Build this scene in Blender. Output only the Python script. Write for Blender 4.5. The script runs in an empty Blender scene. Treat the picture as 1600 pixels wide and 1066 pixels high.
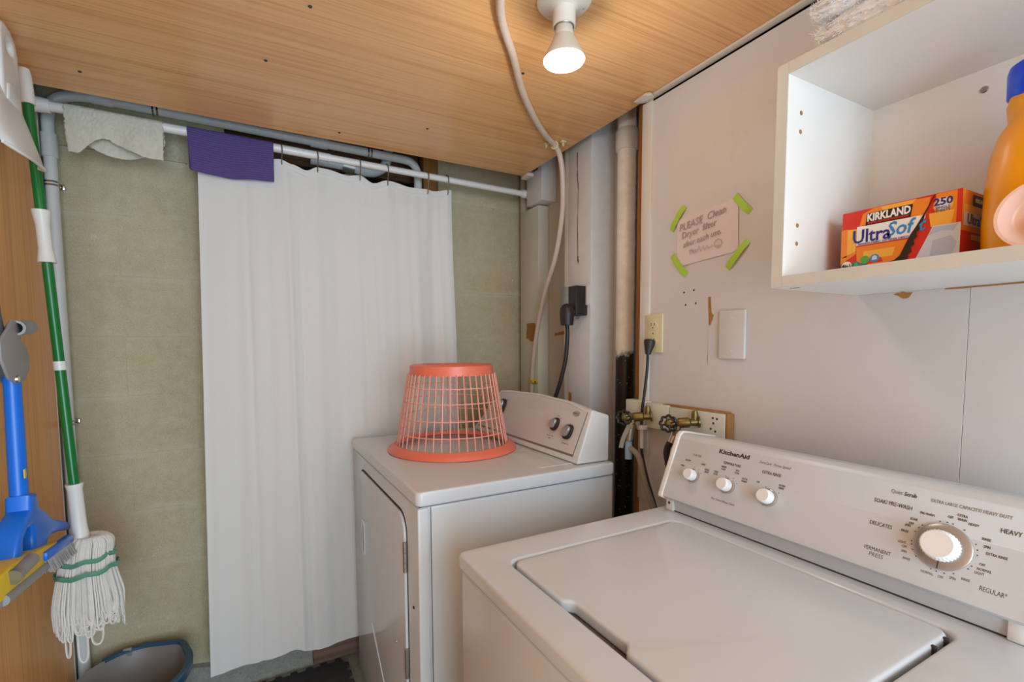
import bpy, bmesh, math, random
from mathutils import Vector, Matrix
random.seed(7)
PI = math.pi
sc = bpy.context.scene
COL = sc.collection

# ---------------------------------------------------------------- camera
def make_camera():
    yaw, pitch, roll = (math.radians(a) for a in (27.92, -3.84, -0.37))
    cy, sy, cp, sp = math.cos(yaw), math.sin(yaw), math.cos(pitch), math.sin(pitch)
    f = Vector((sy*cp, cy*cp, sp)); r = Vector((cy, -sy, 0)); u = r.cross(f)
    r2 = math.cos(roll)*r + math.sin(roll)*u
    u2 = -math.sin(roll)*r + math.cos(roll)*u
    cam = bpy.data.cameras.new('camera'); o = bpy.data.objects.new('camera', cam); COL.objects.link(o)
    M = Matrix((r2, u2, -f)).transposed().to_4x4(); M.translation = (0, 0, 1.27)
    o.matrix_world = M
    cam.sensor_width = 36; cam.lens = 741.4/1600*36
    cam.shift_x = (800-778.2)/1600; cam.shift_y = (590.5-533)/1600
    cam.clip_start = 0.02
    sc.camera = o
make_camera()

# ---------------------------------------------------------------- world, lights, exposure
w = bpy.data.worlds.new('world'); sc.world = w; w.use_nodes = True
w.node_tree.nodes['Background'].inputs[0].default_value = (0.61, 0.825, 1.0, 1)
w.node_tree.nodes['Background'].inputs[1].default_value = 1.5
def area(name, loc, rot, sx, sy, power, col):
    l = bpy.data.lights.new(name, 'AREA'); l.shape = 'RECTANGLE'; l.size = sx; l.size_y = sy
    l.energy = power; l.color = col
    o = bpy.data.objects.new(name, l); COL.objects.link(o); o.location = loc; o.rotation_euler = rot
    return o
# daylight coming in through the open doorway behind the photographer
area('doorway_daylight', (0.05, -1.45, 1.15), (math.radians(90), 0, 0), 1.5, 1.9, 39, (0.65, 0.845, 1.0))
sc.view_settings.view_transform = 'Standard'; sc.view_settings.look = 'None'
sc.view_settings.exposure = 0.42; sc.view_settings.gamma = 1.0
sc.view_settings.use_curve_mapping = False

# ---------------------------------------------------------------- materials
def lin(c):
    if isinstance(c, str):
        c = [int(c[i:i+2], 16)/255 for i in (1, 3, 5)]
    return tuple(x/12.92 if x <= .04045 else ((x+.055)/1.055)**2.4 for x in c) + (1,)
class NT:
    def __init__(s, name):
        s.m = bpy.data.materials.new(name); s.m.use_nodes = True
        s.n = s.m.node_tree.nodes; s.l = s.m.node_tree.links
        s.b = s.n['Principled BSDF']; s.tc = s.n.new('ShaderNodeTexCoord')
    def link(s, a, b): s.l.new(a, b)
    def mapping(s, scale, src='Object', loc=(0, 0, 0)):
        mp = s.n.new('ShaderNodeMapping'); mp.inputs['Scale'].default_value = scale
        mp.inputs['Location'].default_value = loc
        s.link(s.tc.outputs[src], mp.inputs['Vector']); return mp.outputs[0]
    def noise(s, vec, scale=5, detail=4, rough=.55, dist=0):
        t = s.n.new('ShaderNodeTexNoise'); s.link(vec, t.inputs['Vector'])
        t.inputs['Scale'].default_value = scale; t.inputs['Detail'].default_value = detail
        t.inputs['Roughness'].default_value = rough; t.inputs['Distortion'].default_value = dist
        return t.outputs['Fac']
    def ramp(s, fac, stops):
        r = s.n.new('ShaderNodeValToRGB'); s.link(fac, r.inputs[0])
        e = r.color_ramp.elements
        while len(e) < len(stops): e.new(.5)
        for i, (p, c) in enumerate(stops):
            e[i].position = p; e[i].color = lin(c) if not isinstance(c, float) else (c, c, c, 1)
        return r.outputs[0]
    def mix(s, fac, a, b, mode='MIX'):
        x = s.n.new('ShaderNodeMix'); x.data_type = 'RGBA'; x.blend_type = mode
        for k, v in ((0, fac), (6, a), (7, b)):
            if hasattr(v, 'links') or hasattr(v, 'is_linked'): s.link(v, x.inputs[k])
            else: x.inputs[k].default_value = v
        return x.outputs[2]
    def bump(s, h, strength=.2, dist=.002):
        b = s.n.new('ShaderNodeBump'); b.inputs['Strength'].default_value = strength
        b.inputs['Distance'].default_value = dist
        s.link(h, b.inputs['Height']); s.link(b.outputs[0], s.b.inputs['Normal'])
    def set(s, col=None, rough=.5, metal=0, spec=.5, trans=0):
        if col is not None:
            if hasattr(col, 'is_linked'): s.link(col, s.b.inputs['Base Color'])
            else: s.b.inputs['Base Color'].default_value = col
        if hasattr(rough, 'is_linked'): s.link(rough, s.b.inputs['Roughness'])
        else: s.b.inputs['Roughness'].default_value = rough
        s.b.inputs['Metallic'].default_value = metal
        s.b.inputs['Specular IOR Level'].default_value = spec
        s.b.inputs['Transmission Weight'].default_value = trans
        return s.m
def simple(name, c, rough=.5, metal=0, spec=.5, var=.06, scale=12, bump=0, bscale=150, trans=0):
    """a plain colour with a little procedural unevenness"""
    t = NT(name); v = t.mapping((1, 1, 1))
    n = t.noise(v, scale, 3)
    base = lin(c)
    dk = tuple(x*(1-var*2) for x in base[:3]) + (1,)
    lt = tuple(min(1, x*(1+var)) for x in base[:3]) + (1,)
    col = t.mix(n, dk, lt)
    t.set(col, rough, metal, spec, trans)
    if bump:
        t.bump(t.noise(v, bscale, 2), bump, .001)
    return t.m

def wood_laminate(name, light, mid, dark, axis, rough, loc=(0, 0, 0)):
    t = NT(name)
    def sv(along, across):
        return (along, across, across) if axis == 'x' else (across, across, along)
    fine = t.noise(t.mapping(sv(2.2, 150), loc=loc), 1.0, 6, .7)
    broad = t.noise(t.mapping(sv(.55, 9), loc=loc), 1.0, 3, .5, .6)
    med = t.noise(t.mapping(sv(.9, 55), loc=loc), 1.0, 4, .6, .5)
    c1 = t.ramp(broad, [(.32, mid), (.62, light)])
    c2 = t.ramp(fine, [(.40, dark), (.56, light)])
    c3 = t.ramp(med, [(.36, dark), (.50, light)])
    m = t.mix(.38, c1, c2); m = t.mix(.26, m, c3)
    r = t.ramp(fine, [(.3, rough+.06), (.7, rough)])
    t.set(m, rough, 0, .5)
    t.bump(fine, .03, .0006)
    return t.m

def concrete(name, a, b, c, courses=False):
    t = NT(name); v = t.mapping((1, 1, 1))
    n1 = t.noise(v, 2.2, 5, .6); n2 = t.noise(v, 28, 6, .7); n3 = t.noise(v, 240, 2, .6)
    col = t.ramp(n1, [(.30, a), (.52, b), (.72, c)])
    col = t.mix(.42, col, t.ramp(n2, [(.32, a), (.68, c)]))
    col = t.mix(.22, col, t.ramp(n3, [(.25, '#4c4530'), (.75, '#d8d2b6')]))
    if courses:   # pale lime bloom along the bed joints
        sep = t.n.new('ShaderNodeSeparateXYZ'); t.link(t.tc.outputs['Object'], sep.inputs[0])
        def mth(op, x, y):
            q = t.n.new('ShaderNodeMath'); q.operation = op
            for i, v in enumerate((x, y)):
                if hasattr(v, 'is_linked'): t.link(v, q.inputs[i])
                else: q.inputs[i].default_value = v
            return q.outputs[0]
        z = mth('ADD', sep.outputs['Z'], mth('MULTIPLY', n1, .05))
        fr = mth('ABSOLUTE', mth('SUBTRACT', mth('FRACT', mth('DIVIDE', mth('ADD', z, .165), .2), 0), .5), 0)
        band = t.ramp(fr, [(.0, 1.0), (.10, 0.0)])
        patch = t.ramp(t.noise(t.mapping((1, 1, 1), loc=(1, 5, 9)), 5, 4, .6), [(.35, 0.0), (.70, .75)])
        col = t.mix(mth('MULTIPLY', band, patch), col, lin('#c9c2ac'))
    sp = t.noise(t.mapping((1, 1, .6), loc=(3, 1, 5)), 75, 3, .7)
    blob = t.noise(t.mapping((1, 1, .7), loc=(9, 4, 2)), 2.4, 3, .6)
    mk = t.n.new('ShaderNodeMath'); mk.operation = 'MULTIPLY'
    t.link(t.ramp(sp, [(.60, 0.0), (.66, 1.0)]), mk.inputs[0]); t.link(t.ramp(blob, [(.55, 0.0), (.66, 1.0)]), mk.inputs[1])
    col = t.mix(mk.outputs[0], col, lin('#d9d6c6'))
    t.set(col, .85, 0, .25)
    add = t.n.new('ShaderNodeMath'); t.link(n2, add.inputs[0]); t.link(n3, add.inputs[1])
    t.bump(add.outputs[0], .35, .002)
    return t.m

M = {}
M['ceiling_wood'] = wood_laminate('oak_laminate_ceiling', '#f2bd82', '#e4a86a', '#bb7d46', 'x', .26)
M['wall_wood'] = wood_laminate('oak_laminate_wall', '#f6b369', '#e69d51', '#c27d3c', 'z', .30, (4, 2, 1))
M['concrete'] = concrete('painted_concrete_block', '#ae9f7c', '#c2b492', '#d2c6a8', True)
M['mortar'] = concrete('mortar', '#b3a686', '#c6ba9b', '#d4cab0')
M['rough_concrete'] = concrete('rough_bond_beam', '#94886a', '#b5aa8a', '#cdc4a8')
M['floor'] = concrete('floor_concrete', '#6c6c6a', '#8f8e8b', '#aaa9a5')
def wall_paint():
    t = NT('painted_panel'); v = t.mapping((1, 1, 1))
    n = t.noise(v, 1.8, 4, .55); f = t.noise(v, 30, 5, .7)
    col = t.ramp(n, [(.3, '#cac5c4'), (.6, '#d3d0cf'), (.75, '#d8d7d7')])
    sm = t.noise(t.mapping((1, 1, .5), loc=(2, 7, 3)), 5, 5, .7)
    col = t.mix(t.ramp(sm, [(.62, 0.0), (.80, .35)]), col, lin('#a79b90'))
    t.set(col, .42, 0, .4); t.bump(f, .05, .001); return t.m
M['wall'] = wall_paint()
M['trim_paint'] = simple('trim_paint', '#d8d4cd', .45, var=.05)
M['stud_paint'] = simple('stud_paint', '#dcdbdc', .4, var=.06, scale=25)
M['recess_paint'] = simple('recess_paint', '#c4b9ae', .5, var=.08, scale=4)
M['sage_paint'] = simple('pale_sage_paint', '#d3d4c6', .5, var=.05)
M['raw_wood'] = wood_laminate('raw_wood', '#a8702f', '#8a561f', '#5c3512', 'z', .7)
M['dark_wood'] = wood_laminate('dark_joist_wood', '#6b4526', '#4a2e18', '#2a1a0e', 'x', .8)
M['peel_wood'] = simple('exposed_wood', '#a8793f', .8, var=.18, scale=60)
M['white_enamel'] = simple('white_enamel', '#d6dbe2', .16, var=.015, scale=3)
M['dryer_enamel'] = simple('dryer_enamel', '#d8dce0', .14, var=.02, scale=3)
M['washer_plastic'] = simple('washer_console_plastic', '#ccd0d5', .32, var=.01, scale=3)
M['dryer_console'] = simple('dryer_console_plastic', '#dadad9', .35, var=.015, scale=3)
M['dryer_face'] = simple('dryer_console_face', '#d2cdc9', .4, var=.01, scale=3)
M['grey_line'] = simple('grey_line', '#7d7672', .5)
M['gap'] = simple('dark_gap', '#3a3734', .7)
M['black'] = simple('black_rubber', '#1d1b1a', .45, var=.1)
M['black_plastic'] = simple('black_plastic', '#2a2523', .5, var=.1, scale=40)
M['void'] = simple('dark_void', '#0d0c0b', .9)
M['chrome'] = simple('chrome', '#c9c9c8', .18, 1, var=.02)
M['steel'] = simple('galvanised_steel', '#a9a7a0', .35, .9, var=.1, scale=40)
M['brass'] = simple('old_brass', '#8c7a4c', .42, .85, var=.25, scale=45, bump=.3, bscale=120)
M['knob_white'] = simple('white_knob', '#eeeeee', .35, var=.01)
M['knob_ring'] = simple('silver_ring', '#b6b5b4', .3, .7, var=.05)
M['ink'] = simple('print_ink', '#3b3938', .6)
M['ink_light'] = simple('print_ink_light', '#8a8886', .6)
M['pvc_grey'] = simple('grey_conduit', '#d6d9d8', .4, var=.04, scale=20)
M['rod_white'] = simple('white_rod', '#ebe7e4', .3, var=.03)
M['melamine'] = simple('white_melamine', '#ecebe7', .35, var=.01, scale=2)
M['edge_band'] = simple('cream_edge_band', '#d2d0c8', .5, var=.06, scale=15)
M['hose'] = simple('clear_hose', '#d5c2b4', .3, var=.08, scale=40)
M['yellow_clip'] = simple('yellow_clip', '#d8b93a', .45)
M['cream_plastic'] = simple('cream_plastic', '#d9cfa8', .4)
M['white_plastic'] = simple('white_plastic', '#e8e6e1', .35, var=.02)
M['dustpan'] = simple('dustpan_plastic', '#f0f0ef', .3, var=.03)
M['green_pole'] = simple('green_pole', '#0d7432', .22, var=.05)
M['blue_plastic'] = simple('blue_plastic', '#0f74e6', .3, var=.04)
M['yellow_plastic'] = simple('yellow_sponge', '#f0cd14', .5, var=.06)
M['grey_plastic'] = simple('grey_plastic', '#9b9a9c', .4, var=.05)
M['dark_grey'] = simple('dark_grey', '#55585e', .4)
M['bristle'] = simple('grey_bristles', '#b8b4b3', .7, var=.15, scale=80)
M['yarn'] = simple('cotton_yarn', '#e4ded6', .9, var=.06, scale=60, bump=.6, bscale=500)
M['green_band'] = simple('green_band', '#5d9880', .85, var=.1, scale=80)
M['bucket'] = simple('grey_bucket', '#8f8985', .45, var=.12, scale=12)
M['bucket_blue'] = simple('bucket_rim_blue', '#2f5570', .4, var=.08)
M['coral'] = simple('coral_plastic', '#f07a60', .35, var=.05, scale=5)
M['coral_rib'] = simple('coral_plastic_ribs', '#eda592', .4, var=.06)
M['purple'] = simple('purple_cotton', '#5b4a86', .95, var=.15, scale=120, bump=.8, bscale=420)
M['cream_cloth'] = simple('cream_terry', '#d9d2c0', .95, var=.1, scale=70, bump=1.0, bscale=260)
M['terry'] = simple('white_terry', '#f7f8fe', 1.0, var=.05, scale=60)
M['paper'] = simple('note_paper', '#dccfd0', .7, var=.02)
M['tape'] = simple('lime_tape', '#a9cf3f', .5, var=.04)
M['pencil'] = simple('pencil_line', '#a89ba2', .8)
M['foam'] = simple('black_foam', '#3b3c40', .75, var=.12, scale=30, bump=.4, bscale=90)
M['old_wood'] = wood_laminate('weathered_sill', '#8a6a5c', '#6c5046', '#3c2d26', 'x', .9)
M['valve_wheel'] = simple('valve_wheel_black', '#24211f', .4, .3)
M['tag'] = simple('paper_tag', '#d6d2c8', .6)
M['hose_grey'] = simple('washer_hose', '#8f867c', .5)
M['blue_tape'] = simple('blue_tape', '#8fb1cc', .5)
M['crack'] = simple('crack_brown', '#8d6f68', .8, var=.1, scale=80)
M['hook_wire'] = simple('rusty_wire', '#8a7868', .45, .6, var=.2, scale=90)
M['scrap'] = simple('spackle', '#d3cbc4', .8, var=.1, scale=50)
M['pink_cup'] = simple('translucent_cup', '#f4cfc0', .3, var=.02)
M['frost'] = simple('frosted_bulb', '#d9d3c6', .45)
M['porcelain'] = simple('porcelain', '#e9e5da', .2)
def curtain_mat():
    t = NT('curtain_polyester'); v = t.mapping((1, 1, 1))
    n = t.noise(t.mapping((400, 400, 400)), 1, 2)
    t.set(lin('#e8e6e2'), .7, 0, .3); t.bump(n, .06, .0005)
    tr = t.n.new('ShaderNodeBsdfTranslucent'); tr.inputs[0].default_value = lin('#e6e5e6')
    mx = t.n.new('ShaderNodeMixShader'); mx.inputs[0].default_value = .12
    out = t.n['Material Output']
    t.link(t.b.outputs[0], mx.inputs[1]); t.link(tr.outputs[0], mx.inputs[2]); t.link(mx.outputs[0], out.inputs[0])
    return t.m
M['curtain'] = curtain_mat()
def pipe_mat():
    t = NT('waste_pipe_paint'); v = t.mapping((1, 1, 1))
    sep = t.n.new('ShaderNodeSeparateXYZ'); t.link(t.tc.outputs['Object'], sep.inputs[0])
    n = t.noise(v, 14, 5, .7); sp = t.noise(v, 110, 2, .5)
    a = t.n.new('ShaderNodeMath'); a.operation = 'MULTIPLY_ADD'; t.link(n, a.inputs[0]); a.inputs[1].default_value = .16
    t.link(sep.outputs['Z'], a.inputs[2])
    mk = t.n.new('ShaderNodeMapRange'); t.link(a.outputs[0], mk.inputs[0])
    mk.inputs[1].default_value = 1.30; mk.inputs[2].default_value = 1.33
    blk = t.ramp(sp, [(.68, '#15120f'), (.74, '#cfcbc2')])
    wht = t.ramp(n, [(.3, '#dcd8d1'), (.6, '#efece7')])
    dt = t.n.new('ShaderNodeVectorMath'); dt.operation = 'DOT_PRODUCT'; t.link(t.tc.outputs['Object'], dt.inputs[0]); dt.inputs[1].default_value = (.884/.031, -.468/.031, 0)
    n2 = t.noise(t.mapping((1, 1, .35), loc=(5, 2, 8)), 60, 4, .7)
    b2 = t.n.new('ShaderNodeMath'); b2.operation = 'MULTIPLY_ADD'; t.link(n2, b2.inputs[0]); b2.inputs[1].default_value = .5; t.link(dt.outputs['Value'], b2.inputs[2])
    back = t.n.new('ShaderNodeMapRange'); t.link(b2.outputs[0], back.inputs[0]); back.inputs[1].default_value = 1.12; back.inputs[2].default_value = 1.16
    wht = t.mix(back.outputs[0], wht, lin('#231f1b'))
    t.set(t.mix(mk.outputs[0], blk, wht), .5); t.bump(n, .3, .002)
    return t.m
M['pipe'] = pipe_mat()
def jug_mat():
    t = NT('detergent_amber'); v = t.mapping((1, 1, 1)); n = t.noise(v, 9, 2)
    t.set(t.ramp(n, [(.3, '#f3a204'), (.7, '#f9ad08')]), .3)
    t.b.inputs['Subsurface Weight'].default_value = 0.0
    return t.m
M['jug'] = jug_mat()
M['blue_cap'] = simple('blue_cap', '#0c4aff', .3)
def emis(name, c, s):
    m = bpy.data.materials.new(name); m.use_nodes = True; n = m.node_tree.nodes
    b = n['Principled BSDF']; b.inputs['Base Color'].default_value = lin('#eeeeee')
    b.inputs['Emission Color'].default_value = c; b.inputs['Emission Strength'].default_value = s
    return m
M['bulb_face'] = emis('glowing_bulb_face', (1, .94, .84, 1), 9.0)
for k, c in dict(red='#d9301f', orange='#f08a2a', amber='#f6b548', white='#f2f0ee', navy='#25308c', sky='#3a8fd0', dark='#2c211c',
                 teal='#2b7f94', green='#5db04c', cloth='#b9c6e2', cloth2='#d4dbee', deepred='#b8261c').items():
    M['ink_'+k] = simple('carton_'+k, c, .45, var=.03)

# ---------------------------------------------------------------- mesh helpers
ORG = {}
def origin(o):
    return ORG.get(o.name, Vector((0, 0, 0))) if o else Vector((0, 0, 0))
def finish(me, mats, smooth):
    for m in (mats if isinstance(mats, (list, tuple)) else [mats]): me.materials.append(M[m] if isinstance(m, str) else m)
    if smooth:
        me.polygons.foreach_set('use_smooth', [True]*len(me.polygons))
        me.set_sharp_from_angle(angle=math.radians(smooth if smooth is not True else 40))
def obj(name, bm, mats, parent=None, smooth=True, label=None, cat=None, group=None, kind=None, org=None):
    """link a bmesh or mesh given in world coordinates as ONE object"""
    if isinstance(bm, bmesh.types.BMesh):
        bmesh.ops.recalc_face_normals(bm, faces=bm.faces)
        me = bpy.data.meshes.new(name); bm.to_mesh(me); bm.free()
    else: me = bm
    o = bpy.data.objects.new(name, me); COL.objects.link(o)
    base = origin(parent) if parent else (Vector(org) if org else None)
    if base is None:
        vs = [v.co for v in me.vertices]
        base = Vector((sum(v.x for v in vs)/len(vs), sum(v.y for v in vs)/len(vs), min(v.z for v in vs)))
    me.transform(Matrix.Translation(-base))
    if parent: o.parent = parent
    else: o.location = base
    ORG[o.name] = base
    finish(me, mats, smooth)
    return tag(o, label, cat, group, kind)
def tag(o, label=None, cat=None, group=None, kind=None):
    for k, v in (('label', label), ('category', cat), ('group', group), ('kind', kind)):
        if v: o[k] = v
    return o
def thing(name, loc, label, cat, group=None):
    o = bpy.data.objects.new(name, None); COL.objects.link(o); o.location = loc; o.empty_display_size = .05
    ORG[o.name] = Vector(loc)
    return tag(o, label, cat, group)
def B(): return bmesh.new()
def join(bm, other):
    me = bpy.data.meshes.new('t'); other.to_mesh(me); other.free(); bm.from_mesh(me); bpy.data.meshes.remove(me); return bm
def addmesh(bm, me, mat=None):
    if mat is not None: me.transform(mat)
    bm.from_mesh(me); bpy.data.meshes.remove(me); return bm
def box(bm, x0, x1, y0, y1, z0, z1, bev=0, seg=2):
    t = B(); bmesh.ops.create_cube(t, size=1)
    for v in t.verts:
        v.co = Vector(((x0+x1)/2+v.co.x*(x1-x0), (y0+y1)/2+v.co.y*(y1-y0), (z0+z1)/2+v.co.z*(z1-z0)))
    if bev: bmesh.ops.bevel(t, geom=t.edges[:], offset=bev, segments=seg, affect='EDGES', profile=.5)
    return join(bm, t)
def bx(*a, **k): return box(B(), *a, **k)
def frame_axis(d):
    d = Vector(d).normalized(); a = Vector((0, 0, 1)) if abs(d.z) < .9 else Vector((1, 0, 0))
    x = a.cross(d).normalized(); y = d.cross(x); return x, y, d
def lathe(bm, prof, o, d, seg=24, caps=True, sx=1, sy=1, xy=None):
    """profile [(radius, height)] spun about axis d at o"""
    x, y, d = frame_axis(d)
    if xy: x, y = xy
    o = Vector(o); rings = []
    for r, h in prof:
        rings.append([bm.verts.new(o+d*h+(x*math.cos(2*PI*k/seg)*sx+y*math.sin(2*PI*k/seg)*sy)*r) for k in range(seg)])
    for a, b in zip(rings, rings[1:]):
        for k in range(seg): bm.faces.new((a[k], a[(k+1) % seg], b[(k+1) % seg], b[k]))
    if caps: bm.faces.new(rings[0][::-1]); bm.faces.new(rings[-1])
    return bm
def cyl(bm, p0, p1, r0, r1=None, seg=16):
    p0, p1 = Vector(p0), Vector(p1)
    return lathe(bm, [(r0, 0), (r1 if r1 is not None else r0, (p1-p0).length)], p0, p1-p0, seg)
def catmull(pts, n=6):
    P = [Vector(p) for p in pts]; P = [2*P[0]-P[1]]+P+[2*P[-1]-P[-2]]; out = []
    for i in range(1, len(P)-2):
        for k in range(n):
            t = k/n; a, b, c, d = P[i-1:i+3]
            out.append(.5*((2*b)+(c-a)*t+(2*a-5*b+4*c-d)*t*t+(3*b-a-3*c+d)*t**3))
    out.append(P[-2]); return out
def tube(bm, pts, r, seg=10, n=6, spline=True, caps=True):
    P = catmull(pts, n) if spline and len(pts) > 2 else [Vector(p) for p in pts]
    rings = []; x = None
    for i, p in enumerate(P):
        d = (P[min(i+1, len(P)-1)]-P[max(i-1, 0)]).normalized()
        if x is None: x, y, _ = frame_axis(d)
        else:
            x = (x-d*x.dot(d)).normalized(); y = d.cross(x)
        rr = r(i/(len(P)-1)) if callable(r) else r
        rings.append([bm.verts.new(p+(x*math.cos(2*PI*k/seg)+y*math.sin(2*PI*k/seg))*rr) for k in range(seg)])
    for a, b in zip(rings, rings[1:]):
        for k in range(seg): bm.faces.new((a[k], a[(k+1) % seg], b[(k+1) % seg], b[k]))
    if caps: bm.faces.new(rings[0][::-1]); bm.faces.new(rings[-1])
    return bm
def torus(bm, o, d, R, r, seg=32, rs=8, sx=1, sy=1, xy=None):
    x, y, d = frame_axis(d); o = Vector(o)
    if xy: x, y = xy
    rings = []
    for k in range(seg):
        a = 2*PI*k/seg; e = x*math.cos(a)*sx+y*math.sin(a)*sy
        rings.append([bm.verts.new(o+e*R+e.normalized()*(math.cos(2*PI*j/rs)*r)+d*math.sin(2*PI*j/rs)*r) for j in range(rs)])
    for k in range(seg):
        a, b = rings[k], rings[(k+1) % seg]
        for j in range(rs): bm.faces.new((a[j], a[(j+1) % rs], b[(j+1) % rs], b[j]))
    return bm
def rrect(x0, x1, y0, y1, r, n=6):
    out = []
    for cx, cy, a0 in ((x1-r, y1-r, 0), (x0+r, y1-r, 90), (x0+r, y0+r, 180), (x1-r, y0+r, 270)):
        for k in range(n+1):
            a = math.radians(a0+90*k/n); out.append((cx+r*math.cos(a), cy+r*math.sin(a)))
    return out
def plate(outer, holes=(), depth=.01, bevel=0, frame=None, bres=2):
    """flat outline (with holes) given thickness: z from 0 to depth in its own frame, then placed by the frame matrix"""
    cu = bpy.data.curves.new('c', 'CURVE'); cu.dimensions = '2D'; cu.fill_mode = 'BOTH'
    for loop in [outer]+list(holes):
        s = cu.splines.new('POLY'); s.points.add(len(loop)-1); s.use_cyclic_u = True
        for p, q in zip(s.points, loop): p.co = (q[0], q[1], 0, 1)
    cu.extrude = max(depth/2-bevel, 0); cu.bevel_depth = bevel; cu.bevel_resolution = bres
    if bevel: cu.offset = -bevel
    t = bpy.data.objects.new('c', cu); me = bpy.data.meshes.new_from_object(t)
    bpy.data.objects.remove(t); bpy.data.curves.remove(cu)
    me.transform(Matrix.Translation((0, 0, depth/2)))
    if frame is not None: me.transform(frame)
    me.materials.clear()
    bm = B(); bm.from_mesh(me); bpy.data.meshes.remove(me)
    bmesh.ops.remove_doubles(bm, verts=bm.verts, dist=1e-6)
    return bm
def frame(o, x, y):
    x = Vector(x).normalized(); y = Vector(y).normalized(); z = x.cross(y)
    m = Matrix((x, y, z)).transposed().to_4x4(); m.translation = Vector(o); return m
def text(s, size, fr, x=0, y=0, align='CENTER', bold=0, depth=.0003, rot=0, sx=1, shear=0, spacing=1, fit=None):
    cu = bpy.data.curves.new('f', 'FONT'); cu.body = s; cu.size = size; cu.align_x = align; cu.align_y = 'CENTER'
    cu.offset = bold; cu.extrude = depth/2; cu.resolution_u = 2; cu.shear = shear; cu.space_character = spacing
    t = bpy.data.objects.new('f', cu); me = bpy.data.meshes.new_from_object(t)
    bpy.data.objects.remove(t); bpy.data.curves.remove(cu); me.materials.clear()
    if fit:
        xs = [v.co.x for v in me.vertices]; sx = fit/(max(xs)-min(xs))
    me.transform(fr @ Matrix.Translation((x, y, depth/2)) @ Matrix.Rotation(rot, 4, 'Z') @ Matrix.Diagonal((sx, 1, 1, 1)))
    return me
def poly(bm, fr, pts, h=.0004, mat=0):
    """a thin printed patch"""
    v0 = [bm.verts.new(fr @ Vector((p[0], p[1], h))) for p in pts]
    f = bm.faces.new(v0); f.material_index = mat; return f
def copy_of(o, dloc=None, **tags):
    c = o.copy(); COL.objects.link(c)
    for k, v in tags.items(): c[k] = v
    return c

# ================================================================ THE ROOM
FX0, FX1, FY0, FY1 = -.545, 1.22, -1.5, 2.0
fl = obj('floor', bx(-.56, 1.30, FY0, 2.12, -.06, 0), 'floor', kind='structure')
# ceiling: laminate sheets that stop short of the back wall
ceil = tag(bpy.data.objects.new('ceiling', None), kind='structure'); COL.objects.link(ceil); ceil.location = (.26, .1, 1.98); ORG['ceiling'] = Vector((.26, .1, 1.98))
def sheet(y0, y1):
    return box(B(), -.545, 1.055, y0, y1, 1.98, 1.992, .0003, 1)
obj('panel', sheet(1.1294, 1.752), 'ceiling_wood', ceil)
obj('panel', sheet(-.10, 1.1275), 'ceiling_wood', ceil)
obj('panel', sheet(-1.5, -.101), 'ceiling_wood', ceil)
sb = B()
for x, y in ((.145, 1.10), (.07, 1.35), (.55, 1.52), (.30, 1.68), (.78, .62), (-.2, 1.2), (-.35, 1.62), (.665, 1.105)):
    lathe(sb, [(.0045, 0), (.003, .002)], (x, y, 1.9795), (0, 0, -1), 8)
obj('screw_head', sb, 'gap', ceil, kind='stuff')
obj('ceiling_deck', bx(-.56, 1.30, FY0, 2.12, 2.16, 2.20), 'dark_wood', ceil)
jb = B()
obj('joist', bx(-.56, 1.30, 1.755, 1.79, 2.02, 2.16, bev=.003), 'dark_wood', ceil)

# back wall: courses of painted block in a mortar bed, with a ragged opening under the joists
wb = tag(bpy.data.objects.new('wall_back', None), kind='structure'); COL.objects.link(wb); wb.location = (.35, 2.0, 0); ORG['wall_back'] = Vector((.35, 2.0, 0))
obj('mortar_bed', bx(-.56, 1.30, 2.0012, 2.12, 0, 1.905), 'mortar', wb)
bw, bh, g = .40, .2, .003
for j in range(10):
    z0 = -.09+j*bh; z1 = min(z0+bh, 1.93)
    if z1 - max(z0, 0) < .03: continue
    off = 0 if j % 2 else .2
    x = -.56-off
    while x < 1.30:
        a, b = max(x+g/2, -.56), min(x+bw-g/2, 1.30)
        if b-a > .03:
            o = obj('block', bx(a, b, 2.0+random.uniform(-.0002, .0004), 2.05, max(z0+g/2, 0), z1-g/2, bev=.0009, seg=1), 'concrete', wb)
        x += bw
obj('bond_beam', bx(-.56, -.04, 1.994, 2.12, 1.908, 2.16, bev=.004), 'rough_concrete', wb)
obj('bond_beam', bx(.77, 1.30, 1.9995, 2.12, 1.908, 2.16, bev=.002), 'concrete', wb)
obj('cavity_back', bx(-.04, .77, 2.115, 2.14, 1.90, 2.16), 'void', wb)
obj('sill_plate', bx(-.04, .70, 2.06, 2.10, 1.985, 2.16, bev=.003), 'dark_wood', wb)
obj('wood_blocking', bx(.705, .765, 2.005, 2.08, 1.93, 2.16, bev=.003), 'raw_wood', wb)
rb = B()
for (x, y, z, r) in ((.33, 2.06, 1.95, .05), (.42, 2.05, 1.945, .06), (.53, 2.06, 1.93, .045), (.25, 2.06, 1.93, .03)):
    t = B(); bmesh.ops.create_icosphere(t, subdivisions=2, radius=r)
    for v in t.verts: v.co = Vector((x, y, z))+Vector((v.co.x*1.2, v.co.y*.8, v.co.z*.6))*random.uniform(.85, 1.12)
    join(rb, t)
obj('rubble', rb, 'rough_concrete', wb, kind='stuff')
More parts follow.
